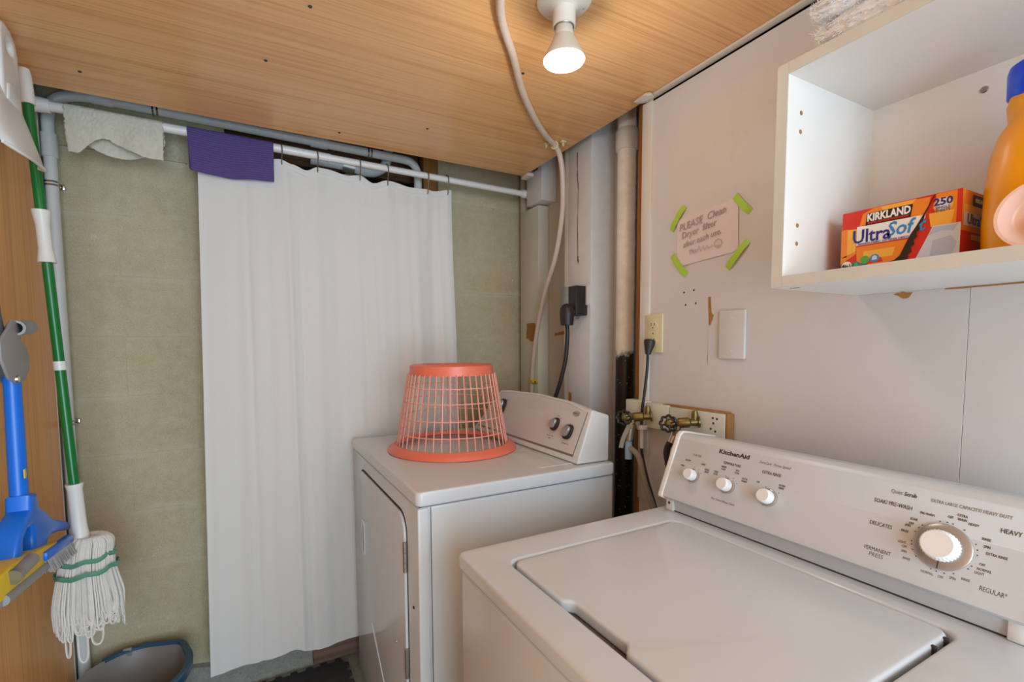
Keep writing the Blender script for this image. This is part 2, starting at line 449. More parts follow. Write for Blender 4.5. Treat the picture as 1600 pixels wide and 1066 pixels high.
# footing at the bottom of the back wall
fb = B()
n = 40
prev = None
for i in range(n+1):
    x = -.56+i*(1.74/n)
    d = random.uniform(-.008, .008)
    row = [fb.verts.new((x, 2.0, .105+d)), fb.verts.new((x, 1.978+d, .10+d)), fb.verts.new((x, 1.962+random.uniform(-.005, .005), .05)), fb.verts.new((x, 1.955+random.uniform(-.006, .006), .0))]
    if prev:
        for k in range(3): fb.faces.new((prev[k], row[k], row[k+1], prev[k+1]))
    prev = row
obj('footing', fb, 'floor', wb)
obj('baseboard_back', bx(.19, .80, 1.935, 1.957, .012, .082, bev=.004), 'old_wood', kind='structure')

# left wall: laminate sheet on framing
wl = tag(bpy.data.objects.new('wall_left', None), kind='structure'); COL.objects.link(wl); wl.location = (-.545, .2, 0); ORG['wall_left'] = Vector((-.545, .2, 0))
obj('backing', bx(-.58, -.56, FY0, 2.12, 0, 2.16), 'rough_concrete', wl)
obj('panel', bx(-.545, -.525, .71, 1.935, .005, 1.979, bev=.001, seg=1), 'wall_wood', wl)
obj('panel', bx(-.545, -.525, -.51, .709, .005, 1.979, bev=.001, seg=1), 'wall_wood', wl)
obj('panel', bx(-.545, -.525, -1.5, -.511, .005, 1.979, bev=.001, seg=1), 'wall_wood', wl)
obj('edge_strip', bx(-.548, -.524, 1.935, 1.941, .005, 1.979), 'edge_band', wl)
obj('furring', bx(-.56, -.545, FY0, 1.90, 0, 2.0), 'raw_wood', wl)

# right wall: painted sheets on studs, ends in an open bay with pipe and boxed post
wr = tag(bpy.data.objects.new('wall_right', None), kind='structure'); COL.objects.link(wr); wr.location = (1.06, .2, 0); ORG['wall_right'] = Vector((1.06, .2, 0))
obj('panel', bx(1.06, 1.075,   .3336, 1.072, .01, 1.969, bev=.0004, seg=1), 'wall', wr)
obj('panel', bx(1.06, 1.075, -.886, .3330, .01, 1.969, bev=.0004, seg=1), 'wall', wr)
obj('panel', bx(1.06, 1.075, -1.5, -.887, .01, 1.969, bev=.0012, seg=1), 'wall', wr)
obj('backing', bx(1.22, 1.24, FY0, 2.12, 0, 2.16), 'recess_paint', wr)
obj('backing_sheet', bx(1.0755, 1.0775, FY0, 1.07, 0, 2.16), 'void', wr)
obj('stud', bx(1.078, 1.165, 1.072, 1.112, 0, 2.16, bev=.002), 'raw_wood', wr)
obj('edge_batten', bx(1.054, 1.0605, 1.036, 1.073, .80, 1.972, bev=.001), 'trim_paint', wr)
obj('boxed_post', bx(1.10, 1.22, 1.362, 1.498, 0, 2.16, bev=.004), 'stud_paint', wr)
obj('post_batten', bx(1.105, 1.22, 1.4985, 1.53, 0, 2.16, bev=.003), 'trim_paint', wr)
obj('bay_panel', bx(1.205, 1.22, 1.535, 2.0, 0, 2.16), 'recess_paint', wr)
obj('bay_panel', bx(1.205, 1.22, 1.115, 1.36, 0, 2.16), 'recess_paint', wr)
obj('trim_1', bx(1.150, 1.205, 1.785, 1.925, .02, 1.884, bev=.003), 'sage_paint', kind='structure')
obj('trim_2', bx(1.130, 1.205, 1.728, 1.848, 1.888, 2.10, bev=.002), 'stud_paint', kind='structure')
obj('trim_3', bx(1.165, 1.205, 1.9255, 1.965, .02, 2.10, bev=.002), 'trim_paint', kind='structure')
obj('trim_4', bx(1.040, 1.0595, -1.5, 1.03, 1.973, 1.9795, bev=.001), 'trim_paint', kind='structure')

# worn spots of the right wall: flaked paint that shows the wood, screw holes
def flake(name, fr, pts, mats, jit=.0012, h=.0006, sub=3, parent=wr):
    bm = B(); P = []
    for i, p in enumerate(pts):
        q = pts[(i+1) % len(pts)]
        for k in range(sub):
            t = k/sub; P.append((p[0]+(q[0]-p[0])*t+random.uniform(-jit, jit), p[1]+(q[1]-p[1])*t+random.uniform(-jit, jit)))
    lo = [bm.verts.new(fr @ Vector((a, b, .0001))) for a, b in P]; hi = [bm.verts.new(fr @ Vector((a, b, h))) for a, b in P]
    bm.faces.new(hi)
    for i in range(len(P)): bm.faces.new((lo[i], lo[(i+1) % len(P)], hi[(i+1) % len(P)], hi[i]))
    return obj(name, bm, mats, parent, smooth=False)
FRW = frame((1.06, 0, 0), (0, -1, 0), (0, 0, 1))         # local x runs toward the camera, z out of the wall
flake('paint_flake', FRW, [(-.838, 1.392), (-.829, 1.392), (-.827, 1.352), (-.819, 1.345), (-.823, 1.335), (-.831, 1.318), (-.835, 1.325)], 'peel_wood')
flake('paint_flake', FRW, [(-.838, 1.318), (-.834, 1.318), (-.833, 1.235), (-.836, 1.215)], 'scrap')
flake('paint_flake', FRW, [(-.438, 1.360), (-.425, 1.363), (-.410, 1.361), (-.414, 1.353), (-.424, 1.351)], 'peel_wood')
flake('paint_flake', FRW, [(-.365, 1.3635), (-.20, 1.3635), (-.20, 1.3615), (-.30, 1.3605), (-.365, 1.3615)], 'peel_wood', jit=.0006)
hb = B()
for y, z in ((.909, 1.378), (.876, 1.380), (.915, 1.412), (.883, 1.415)):
    lathe(hb, [(.003, 0), (.002, .0006)], (1.0598, y, z), (-1, 0, 0), 8)
obj('screw_hole', hb, 'gap', wr, kind='stuff')
FRB = frame((1.205, 0, 0), (0, -1, 0), (0, 0, 1))
flake('paint_flake', FRB, [(-1.74, 1.325), (-1.665, 1.332), (-1.66, 1.318), (-1.735, 1.312)], 'peel_wood')
FRT = frame((1.150, 0, 0), (0, -1, 0), (0, 0, 1))
flake('paint_flake', FRT, [(-1.885, 1.375), (-1.81, 1.375), (-1.795, 1.335), (-1.80, 1.30), (-1.83, 1.285), (-1.885, 1.303)], 'peel_wood', jit=.004)
FRP = frame((1.10, 0, 0), (0, -1, 0), (0, 0, 1))
flake('paint_crack', FRP, [(-1.4485, 1.975), (-1.438, 1.975), (-1.44, 1.88), (-1.434, 1.86), (-1.438, 1.70), (-1.436, 1.58), (-1.440, 1.58), (-1.442, 1.70), (-1.438, 1.84), (-1.445, 1.88)], 'crack', jit=.0015, sub=5)
flake('paint_crack', FRP, [(-1.4405, 1.60), (-1.433, 1.598), (-1.431, 1.578), (-1.436, 1.572)], 'peel_wood', jit=.002)
flake('rust_patch', FRP, [(-1.494, 1.09), (-1.470, 1.085), (-1.475, 1.05), (-1.490, 1.04)], 'peel_wood', jit=.004)
# torn spackle where the ceiling trim ends
t = B(); bmesh.ops.create_icosphere(t, subdivisions=2, radius=1)
for v in t.verts: v.co = Vector((1.035+v.co.x*.022, 1.045+v.co.y*.030, 1.9735+v.co.z*.007))+Vector((random.uniform(-.005, .005), random.uniform(-.006, .006), 0))
obj('spackle_lump', t, 'scrap', ceil, smooth=False)
obj('shim', bx(1.045, 1.075, 1.70, 1.755, 1.965, 1.979, bev=.003), 'scrap', ceil)

# ================================================================ PIPES, CABLES
t = thing('waste_pipe', (1.165, 1.255, 0), 'white painted vertical waste pipe turning black below, in the open wall bay', 'pipe')
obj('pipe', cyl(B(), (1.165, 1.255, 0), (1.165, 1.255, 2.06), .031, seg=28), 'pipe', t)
obj('coupling', lathe(B(), [(.0345, 0), (.037, .004), (.037, .062), (.034, .07)], (1.165, 1.255, 1.925), (0, 0, 1), 28), 'trim_paint', t)

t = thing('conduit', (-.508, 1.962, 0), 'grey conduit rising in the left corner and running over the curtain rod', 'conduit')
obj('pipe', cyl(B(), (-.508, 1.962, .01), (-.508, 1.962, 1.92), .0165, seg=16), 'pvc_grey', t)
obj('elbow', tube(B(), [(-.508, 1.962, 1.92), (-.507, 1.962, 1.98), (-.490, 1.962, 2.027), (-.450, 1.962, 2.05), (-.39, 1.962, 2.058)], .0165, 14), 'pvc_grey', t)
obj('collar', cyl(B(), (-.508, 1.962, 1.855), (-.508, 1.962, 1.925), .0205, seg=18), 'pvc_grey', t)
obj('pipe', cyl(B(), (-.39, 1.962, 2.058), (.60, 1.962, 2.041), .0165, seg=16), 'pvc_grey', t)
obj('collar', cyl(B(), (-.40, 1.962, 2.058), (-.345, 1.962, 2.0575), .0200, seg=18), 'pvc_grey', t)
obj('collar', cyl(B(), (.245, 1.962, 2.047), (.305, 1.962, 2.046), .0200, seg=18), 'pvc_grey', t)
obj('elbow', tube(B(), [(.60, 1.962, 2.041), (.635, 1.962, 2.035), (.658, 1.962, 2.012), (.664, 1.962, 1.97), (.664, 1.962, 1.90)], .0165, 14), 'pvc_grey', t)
for i, x in enumerate((-.235, .465)):
    z = 2.0557 if i == 0 else 2.0433
    c = B()
    for dx in (-.006, .006): torus(c, (x+dx, 1.962, z), (1, 0, 0), .018, .003, 20, 6)
    box(c, x-.009, x+.009, 1.975, 2.0, z+.008, z+.035, .002)
    obj('clamp', c, 'chrome', t)
for z in (1.775, 1.035):
    c = B()
    for dz in (-.005, .005): torus(c, (-.508, 1.962, z+dz), (0, 0, 1), .018, .003, 20, 6)
    box(c, -.495, -.484, 1.985, 2.0, z-.008, z+.008, .002)
    obj('clamp', c, 'chrome', t)
# a second short pipe inside the opening
t = thing('drain_pipe', (.42, 2.025, 2.0), 'short grey drain pipe with clamp in the hole above the curtain', 'pipe')
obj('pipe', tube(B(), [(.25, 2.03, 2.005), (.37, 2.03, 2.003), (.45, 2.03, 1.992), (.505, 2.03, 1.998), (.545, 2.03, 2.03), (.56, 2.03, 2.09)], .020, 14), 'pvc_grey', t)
obj('collar', cyl(B(), (.372, 2.03, 2.003), (.418, 2.03, 1.998), .027, seg=18), 'steel', t)

# clear hose along the ceiling and down the wall
t = thing('water_hose', (.98, 1.42, 1.10), 'clear pinkish plastic hose across the ceiling and down the white wall', 'hose')
hp = [(.40, .70, 1.965), (.49, .904, 1.968), (.598, 1.038, 1.968), (.70, 1.165, 1.968), (.815, 1.283, 1.968), (.91, 1.366, 1.969), (.978, 1.413, 1.968),
      (1.012, 1.43, 1.945), (1.035, 1.445, 1.88), (1.062, 1.485, 1.76), (1.085, 1.56, 1.62), (1.105, 1.66, 1.50), (1.122, 1.74, 1.37), (1.134, 1.80, 1.22), (1.139, 1.822, 1.10), (1.139, 1.83, .95), (1.12, 1.84, .6)]
obj('tube', tube(B(), hp, .0095, 12, 8), 'hose', t)
c = B(); torus(c, (.978, 1.413, 1.968), (.75, .55, 0), .0115, .003, 18, 6); box(c, .947, .965, 1.424, 1.440, 1.974, 1.9795, .002); box(c, .991, 1.010, 1.386, 1.402, 1.974, 1.9795, .002)
cyl(c, (.956, 1.432, 1.972), (.956, 1.432, 1.962), .004, seg=8); cyl(c, (1.001, 1.394, 1.972), (1.001, 1.394, 1.962), .004, seg=8)
obj('clip', c, 'cream_plastic', t)
c = B(); lathe(c, [(.030, 0), (.028, .012), (.016, .022)], (1.150, 1.818, 1.108), (-1, 0, 0), 20, sx=1, sy=.42)
cc = obj('clip', c, 'yellow_clip', t)
for dy in (-.024, .024): obj('clip_screw', lathe(B(), [(.005, 0), (.004, .004)], (1.139, 1.818+dy, 1.108), (-1, 0, 0), 8), 'gap', cc)

# ================================================================ CURTAIN, ROD, CLOTHS
ROD_A, ROD_B, RODY = Vector((-.524, 1.87, 1.974)), Vector((1.149, 1.87, 1.9505)), 1.87
def rodz(x): return ROD_A.z+(ROD_B.z-ROD_A.z)*(x-ROD_A.x)/(ROD_B.x-ROD_A.x)
t = thing('curtain_rod', tuple(ROD_A), 'white tension rod across the back wall holding the curtain', 'rod')
obj('outer_tube', cyl(B(), (-.50, RODY, rodz(-.50)), (.30, RODY, rodz(.30)), .0145, seg=20), 'rod_white', t)
obj('inner_tube', cyl(B(), (.29, RODY, rodz(.29)), (1.13, RODY, rodz(1.13)), .0125, seg=20), 'rod_white', t)
obj('end_cap', cyl(B(), (-.524, RODY, rodz(-.524)), (-.475, RODY, rodz(-.475)), .023, .019, seg=22), 'rod_white', t)
obj('end_cap', cyl(B(), (1.115, RODY, rodz(1.115)), (1.149, RODY, rodz(1.149)), .0165, .0185, seg=22), 'rod_white', t)

def interp(pts, x):
    if x <= pts[0][0]: return pts[0][1]
    for (a, b), (c, d) in zip(pts, pts[1:]):
        if x <= c:
            s = (x-a)/(c-a); s = s*s*(3-2*s); return b+(d-b)*s
    return pts[-1][1]
topz = [(-.117, 1.905), (-.04, 1.925), (.05, 1.915), (.127, 1.924), (.168, 1.915), (.215, 1.902), (.255, 1.918), (.29, 1.919), (.36, 1.908), (.403, 1.913), (.455, 1.893), (.505, 1.909), (.53, 1.910), (.60, 1.899), (.672, 1.901), (.70, 1.899), (.757, 1.909), (.78, 1.914)]
HOOKX = (.135, .253, .403, .508, .671, .757)
def curtain():
    NX, NZ = 260, 40
    bm = B(); grid = []
    for j in range(NZ+1):
        v = j/NZ
        row = []
        for i in range(NX+1):
            u = i/NX
            x = -.117+u*.893
            x += -.033*v*(1-u) + u*v*.05
            zt = interp(topz, -.117+u*.893)
            zb = .118+.014*math.sin(u*9.0+.6)+.02*u
            z = zt+(zb-zt)*v
            a = .35+.65*min(1, v*4)
            y = RODY+a*(.0060*math.sin(u*2*PI*2.3+.6)+.0042*math.sin(u*u*2*PI*3.6+2.1+.5*v)+.0022*math.sin(u*2*PI*8.3+1.7*v+2*math.sin(u*5))+.0008*math.sin(u*2*PI*19+.5))
            if u > .52: y += .008*v*math.sin((u-.52)*4)
            y -= .016*v*max(0, 1-u*2.2)
            for hx in HOOKX:
                d = abs(x-hx)
                if d < .03: y -= .006*(1-d/.03)*max(0, 1-v*6)
            for cu_, am, wd in ((.155, .004, .010), (.30, -.006, .012), (.338, .005, .010), (.585, .004, .012), (.63, -.003, .010), (.80, .004, .012), (.93, -.005, .014)):
                y += am*math.exp(-((u-cu_-.012*v)/wd)**2)*min(1, v*3+.25)
            z += .022*math.exp(-((u-.275)/.045)**2)*max(0, v-.85)/.15
            x += .0015*math.sin(v*14+3)*u
            row.append(bm.verts.new((x, y, z)))
        grid.append(row)
    for j in range(NZ):
        for i in range(NX): bm.faces.new((grid[j][i], grid[j][i+1], grid[j+1][i+1], grid[j+1][i]))
    return bm
cu = obj('shower_curtain', curtain(), 'curtain', label='white fabric shower curtain hanging from rod in front of concrete wall', cat='curtain', smooth=180)
hm = B(); prev = None
for i in range(151):
    u = i/150; x = -.117+u*.893; z = interp(topz, x)
    y = RODY+.35*(.0060*math.sin(u*2*PI*2.3+.6)+.0042*math.sin(u*u*2*PI*3.6+2.1)+.0022*math.sin(u*2*PI*8.3+2*math.sin(u*5))+.0008*math.sin(u*2*PI*19+.5))
    for hx in HOOKX:
        d = abs(x-hx)
        if d < .03: y -= .006*(1-d/.03)
    row = [hm.verts.new((x, y-.0025, z+.0015)), hm.verts.new((x, y-.0028, z-.010)), hm.verts.new((x, y-.0022, z-.021)), hm.verts.new((x, y+.0005, z-.0215))]
    if prev:
        for k in range(3): hm.faces.new((prev[k], row[k], row[k+1], prev[k+1]))
    prev = row
obj('hem', hm, 'curtain', cu, smooth=180)
for i, hx in enumerate(HOOKX):
    zt = rodz(hx)+.0145; zb = interp(topz, hx)-.010
    bm = tube(B(), [(hx, RODY+.016, rodz(hx)-.006), (hx, RODY+.012, rodz(hx)+.012), (hx, RODY, zt+.0022), (hx+.001, RODY-.0155, rodz(hx)+.008), (hx+.002, RODY-.020, rodz(hx)-.012), (hx+.001, RODY-.017, (rodz(hx)+zb)/2), (hx, RODY-.015, zb+.008), (hx, RODY-.012, zb-.004), (hx, RODY+.002, zb-.006), (hx, RODY+.010, zb+.010)], .0020, 6, 6)
    names = ['beside the purple cloth', 'second from the purple cloth', 'third from the purple cloth', 'third from the right end', 'second from the right end', 'rightmost, at the curtain corner']
    obj('curtain_hook', bm, 'hook_wire', label='thin rusty wire curtain hook on the rod, '+names[i], cat='hook', group='wire hooks holding the curtain')

def draped(x0, x1, front, back, thick, rib=0, fuzz=0, nx=70, ny=46, edge=None, wav=.006):
    """cloth folded over the rod: front and back lengths as functions of u"""
    bm = B(); grid = []
    r = .0165
    for j in range(ny+1):
        row = []
        for i in range(nx+1):
            u = i/nx; x = x0+(x1-x0)*u
            lf, lb = front(u), back(u)
            arc = PI*r; L = lf+arc+lb; s = j/ny*L
            if s < lf:
                d = lf-s
                y = RODY-r-.004*min(1, d*20)-wav*min(1, d*9)*(math.sin(u*9+.5)+.6*math.sin(u*17+2)); z = rodz(x)-d
                x += .010*(d/lf)*math.sin(u*5+1)*min(1, lf*6)
            elif s < lf+arc:
                a = (s-lf)/r; y = RODY-r*math.cos(a); z = rodz(x)+r*math.sin(a)
            else:
                d = s-lf-arc; y = RODY+r+.002+wav*min(1, d*9)*.7*math.sin(u*8+2); z = rodz(x)-d
            if rib: y += rib*math.sin(s*2*PI/.0075)*(-1 if s < lf+arc/2 else 1)
            if fuzz:
                y += random.uniform(-fuzz, fuzz); z += random.uniform(-fuzz, fuzz)
                if i in (0, nx): x += random.uniform(-fuzz, fuzz)*2
            row.append(bm.verts.new((x, y, z)))
        grid.append(row)
    for j in range(ny):
        for i in range(nx): bm.faces.new((grid[j][i], grid[j][i+1], grid[j+1][i+1], grid[j+1][i]))
    bmesh.ops.recalc_face_normals(bm, faces=bm.faces)
    bmesh.ops.solidify(bm, geom=bm.faces[:], thickness=thick)
    return bm
obj('washcloth', draped(-.444, -.205, lambda u: .128 if u < .1 else (.128-.055*math.sin(min(1, (u-.1)/.3)*PI/2) if u < .45 else .078+.032*min(1, (u-.45)/.35)), lambda u: .06+.055*math.sin(u*PI), .004, fuzz=.0011, nx=90, ny=60),
    'cream_cloth', label='cream terry washcloth draped over the left end of the rod', cat='cloth', smooth=180)
obj('hand_towel', draped(-.142, .110, lambda u: .128+.006*math.sin(u*4), lambda u: .11, .004, rib=.0011, nx=80, ny=150, wav=.004),
    'purple', label='purple ribbed hand towel folded over the curtain rod', cat='towel', smooth=180)

# ================================================================ CLEANING TOOLS ON THE LEFT
# mop
t = thing('string_mop', (-.407, 1.61, .40), 'string mop with green handle and looped white yarn head hanging by the left wall', 'mop')
A_, B_ = Vector((-.4555, 1.612, 1.955)), Vector((-.407, 1.612, .755))
def mp(z): return A_+(B_-A_)*((A_.z-z)/(A_.z-B_.z))
obj('handle', cyl(B(), mp(1.93), mp(.80), .0112, seg=18), 'green_pole', t)
md = (A_-B_).normalized()
def sleeve(z1, z0, prof):
    L = (mp(z1)-mp(z0)).length
    return lathe(B(), [(r, h*L) for r, h in prof], mp(z0), md, 20)
obj('end_cap', sleeve(1.955, 1.872, [(.0142, 0), (.0145, .1), (.0135, .8), (.011, 1)]), 'white_plastic', t)
obj('grip', sleeve(1.617, 1.488, [(.019, 0), (.0185, .05), (.0145, .25), (.0142, .7), (.0185, .96), (.019, 1)]), 'white_plastic', t)
obj('tape_band', sleeve(1.238, 1.215, [(.0128, 0), (.0130, .5), (.0128, 1)]), 'white_plastic', t)
soc = sleeve(.915, .748, [(.024, 0), (.019, .12), (.0165, .35), (.0162, .9), (.019, .97), (.019, 1)])
obj('socket', soc, 'white_plastic', t)
# yarn: loops hung over a core, nothing thinner than the photo's strands
HC = Vector((-.398, 1.612, .755))
yb = B()
for k in range(130):
    a = 2*PI*k/130+random.uniform(-.05, .05)
    ca, sa = math.cos(a), math.sin(a)
    rx, ry = .040+random.uniform(0, .010), .030+random.uniform(0, .008)
    wx, wy = .074*random.uniform(.80, 1.03), .052*random.uniform(.75, 1.05)
    zb = .535+random.uniform(-.025, .025)+.012*ca
    if k in (12, 28, 80, 100): zb -= .04
    if k == 92: zb -= .075
    da = random.choice((-1, 1))*random.uniform(.16, .42)
    c2, s2 = math.cos(a+da), math.sin(a+da)
    top = HC+Vector((ca*.020+.004, sa*.017, .010+random.uniform(-.003, .004)))
    rr = random.uniform(.92, 1.06)
    def ring(c, q, f, z): return Vector((HC.x+c*wx*f, HC.y+q*wy*f, z))
    pts = [top, HC+Vector((ca*.036*rr+.006, sa*.028*rr, .014)), HC+Vector((ca*.050*rr+.006, sa*.037*rr, -.002)), HC+Vector((ca*.052*rr+.002, sa*.040*rr, -.030)), HC+Vector((ca*wx*.84, sa*wy*.86, -.090)),
           ring(ca, sa, 1.0, (HC.z-.10+zb)/2), ring(ca, sa, 1.0, zb+.022), ring(ca*.78+c2*.22, sa*.78+s2*.22, 1.0, zb+.004), ring((ca+c2)/2, (sa+s2)/2, 1.0, zb),
           ring(ca*.22+c2*.78, sa*.22+s2*.78, .99, zb+.004), ring(c2, s2, .97, zb+.024), ring(c2, s2, .93, (HC.z-.10+zb)/2), HC+Vector((c2*wx*.80, s2*wy*.80, -.095)), HC+Vector((c2*rx*.95, s2*ry*.95, -.030))]
    tube(yb, pts, .0026, 5, 3)
obj('yarn_strands', yb, 'yarn', t, kind='stuff')
co = B(); bmesh.ops.create_uvsphere(co, u_segments=28, v_segments=18, radius=1)
for v in co.verts:
    f = 1+.06*math.sin(math.atan2(v.co.y, v.co.x)*24)
    v.co = HC+Vector((v.co.x*.040*f+.006, v.co.y*.030*f, v.co.z*.024-.012))
obj('yarn_crown', co, 'yarn', t)
for zz, s in ((-.042, 1.02), (-.075, 1.13)):
    b = B(); prev = None; first = None
    for k in range(48):
        a = 2*PI*k/48; q = 1+.035*math.sin(k*1.1)+.02*math.sin(k*2.7)
        up = .006*math.cos(a-.3)+.003*math.sin(k*.9)
        p = Vector((HC.x+math.cos(a)*.058*s*q, HC.y+math.sin(a)*.046*s*q, HC.z+zz+up))
        row = [b.verts.new(p+Vector((0, 0, .006))), b.verts.new(p+Vector((math.cos(a)*.0025, math.sin(a)*.0025, 0))), b.verts.new(p+Vector((0, 0, -.006)))]
        if prev:
            for i in range(2): b.faces.new((prev[i], row[i], row[i+1], prev[i+1]))
        else: first = row
        prev = row
    for i in range(2): b.faces.new((prev[i], first[i], first[i+1], prev[i+1]))
    obj('green_band', b, 'green_band', t)
# the spring clip on the wall that carries the mop handle
zc = 1.80
c = B(); box(c, -.525, -.515, 1.585, 1.64, zc-.02, zc+.02, .002); box(c, -.516, -.464, 1.596, 1.600, zc-.012, zc+.012, .001); box(c, -.516, -.464, 1.624, 1.628, zc-.012, zc+.012, .001)
obj('tool_clip', c, 'grey_plastic', label='small grey spring clip on the left wall gripping the mop handle', cat='clip')

# dustpan hanging on the wall: white moulded pan, handle up
t = thing('dustpan', (-.43, 1.45, 1.66), 'white plastic dustpan hanging handle up at the top of the left wall', 'dustpan')
FDr = frame((-.457, 1.452, 0), (-.05, 1, 0), (0, 0, 1))   # faces the room
hand = [(-.055, 1.80), (-.055, 1.93), (-.048, 1.955), (-.025, 1.970), (.015, 1.970), (.043, 1.957), (.055, 1.93), (.058, 1.80)]
obj('handle', plate(hand, [rrect(-.02, .02, 1.915, 1.94, .011)], .026, .008, FDr), 'dustpan', t)
pan = B()
NU, NV = 22, 18
gr = []
for j in range(NV+1):
    v = j/NV; z = 1.862-.176*v
    hw = (.074+.078*v**.62)*(1-.22*max(0, (v-.72)/.28)**3)
    row = []
    for i in range(NU+1):
        u = i/NU*2-1
        e = abs(u)**4
        out = .012+.045*v*(1-.1*u*u)-.020*e*(.4+.6*v)
        x0 = u*hw
        zz = z+.012*abs(u)**5*v+.010*u*v
        row.append(pan.verts.new(FDr @ Vector((x0, zz, out))))
    gr.append(row)
for j in range(NV):
    for i in range(NU): pan.faces.new((gr[j][i], gr[j][i+1], gr[j+1][i+1], gr[j+1][i]))
bmesh.ops.recalc_face_normals(pan, faces=pan.faces)
bmesh.ops.solidify(pan, geom=pan.faces[:], thickness=.003)
obj('pan', pan, 'dustpan', t)
rim = B(); tube(rim, [FDr @ Vector(((i/10*2-1)*.118, 1.686+.012*abs(i/10*2-1)**5+.010*(i/10*2-1), .0585-.0045*(i/10*2-1)**2-.020*abs(i/10*2-1)**4)) for i in range(11)], .0035, 8, 3)
obj('lip', rim, 'dustpan', t)
obj('collar', plate([(-.045, 1.80), (-.035, 1.838), (0, 1.852), (.035, 1.838), (.045, 1.80)], (), .03, .006, FDr), 'dustpan', t)
obj('hook_pin', cyl(B(), (-.525, 1.452, 1.930), (-.470, 1.452, 1.930), .004, seg=8), 'chrome', t)

# sponge mop with blue pole
X0 = -.458
t = thing('sponge_mop', (X0, 1.42, .70), 'blue sponge mop with yellow sponge and grey ribbed grip on the left wall', 'mop')
obj('pole', lathe(B(), [(.0165, 0), (.0158, .15), (.0150, .30)], (X0, 1.415, .91), (0, .03, 1), 22), 'blue_plastic', t)
obj('collar', lathe(B(), [(.0185, 0), (.0195, .004), (.0195, .035), (.018, .04)], (X0, 1.414, .892), (0, .03, 1), 22), 'blue_plastic', t)
FB = frame((X0-.020, 1.414, 0), (0, 1, 0), (0, 0, 1))     # local x = +Y, y = Z, z = +X
body = [(-.017, .915), (-.020, .882), (-.050, .868), (-.088, .835), (-.108, .790), (-.10, .772), (-.02, .768), (.052, .768), (.062, .788), (.086, .800), (.205, .790), (.225, .782), (.228, .798), (.20, .812), (.13, .830), (.088, .848), (.058, .868), (.026, .884), (.019, .915)]
hole = [(-.075, .798), (-.068, .826), (-.045, .842), (-.014, .846), (-.008, .83), (-.010, .80), (-.02, .790)]
obj('head', plate(body, [hole], .046, .009, FB), 'blue_plastic', t)
obj('spring', tube(B(), [(X0+.0, 1.344+.0033*k, .806+.0022*k+.006*math.sin(k*PI/2)) for k in range(14)], .004, 6, 4), 'steel', t)
FBr = frame((X0+.012, 1.414, 0), (0, 1, 0), (0, 0, 1))
br = obj('brush_bar', bx(X0+.030, X0+.048, 1.390, 1.572, .770, .790, bev=.004), 'blue_plastic', t)
bb = B()
for k in range(60):
    y = 1.396+k*.0028
    for xx in (X0+.034, X0+.039, X0+.044):
        cyl(bb, (xx, y, .772), (xx+.006+random.uniform(-.003, .003), y+.012+random.uniform(-.004, .004), .738+random.uniform(-.003, .003)), .0012, .0009, 4)
obj('bristles', bb, 'bristle', br, kind='stuff')
sp = plate([(-.25, .752), (-.25, .798), (-.17, .808), (-.08, .806), (.0, .800), (.085, .792), (.10, .775), (.075, .768), (-.02, .762), (-.12, .752)], (), .05, .006, frame((X0-.010, 1.414, 0), (0, 1, 0), (0, 0, 1)))
obj('sponge', sp, 'yellow_plastic', t)
obj('squeegee', bx(X0+.018, X0+.036, 1.16, 1.60, .722, .746, bev=.003), 'grey_plastic', t)
obj('roller', cyl(B(), (X0+.036, 1.20, .734), (X0+.036, 1.49, .742), .011, seg=14), 'grey_plastic', t)
obj('link', cyl(B(), (X0+.045, 1.232, .782), (X0+.045, 1.315, .792), .013, seg=16), 'grey_plastic', t)
obj('link_cap', cyl(B(), (X0+.045, 1.222, .7808), (X0+.045, 1.234, .7822), .0145, seg=16), 'steel', t)
obj('screw', lathe(B(), [(.008, 0), (.006, .004)], (X0+.036, 1.332, .745), (1, 0, 0), 10), 'white_plastic', t)
obj('label_patch', bx(X0+.0150, X0+.0168, 1.400, 1.410, .985, 1.005), 'yellow_plastic', t)
for o in t.children:
    dz = {'head': .020, 'spring': .02, 'sponge': .010, 'squeegee': .027, 'roller': .027, 'screw': .02, 'brush_bar': .012, 'link': .016, 'link_cap': .016}.get(o.name.split('.')[0])
    if dz is None: continue
    for q in [o]+list(o.children):
        for v in q.data.vertices: v.co.z += dz+.12*(1.5-(v.co.y+1.42))
# grey grip with two cheeks
cheek = [(-.09, 1.25), (-.06, 1.207), (-.02, 1.194), (.02, 1.200), (.046, 1.222), (.053, 1.25), (.040, 1.275), (.016, 1.288), (.010, 1.312), (-.004, 1.330), (-.026, 1.332), (-.05, 1.312), (-.09, 1.287)]
g0 = obj('grip_cheek', plate(cheek, (), .006, .002, frame((X0+.012, 1.418, 0), (0, 1, 0), (0, 0, 1))), 'grey_plastic', t)
obj('grip_cheek', plate(cheek, (), .006, .002, frame((X0-.022, 1.452, 0), (0, 1, 0), (0, 0, 1))), 'grey_plastic', t)
gg = B()
ga, gb = Vector((X0+.016, 1.412, 1.316)), Vector((X0+.006, 1.515, 1.322))
gd = gb-ga
prof = [(.0115, .0), (.0165, 0)]
for k in range(9):
    h = .012+k*.0105; prof += [(.0168, h), (.0168, h+.006), (.0145, h+.008)]
prof += [(.0150, .106), (.0100, .106), (.0100, .020), (.0115, .0)]
lathe(gg, prof, ga, gd, 24, caps=False)
obj('grip', gg, 'grey_plastic', t)
obj('grip_bore', cyl(B(), ga+gd.normalized()*.012, ga+gd.normalized()*.014, .0113, seg=20), 'void', t)
obj('pivot_screw', lathe(B(), [(.0085, 0), (.0075, .004), (.003, .006)], (X0+.018, 1.392, 1.205), (1, 0, 0), 14), 'chrome', t)
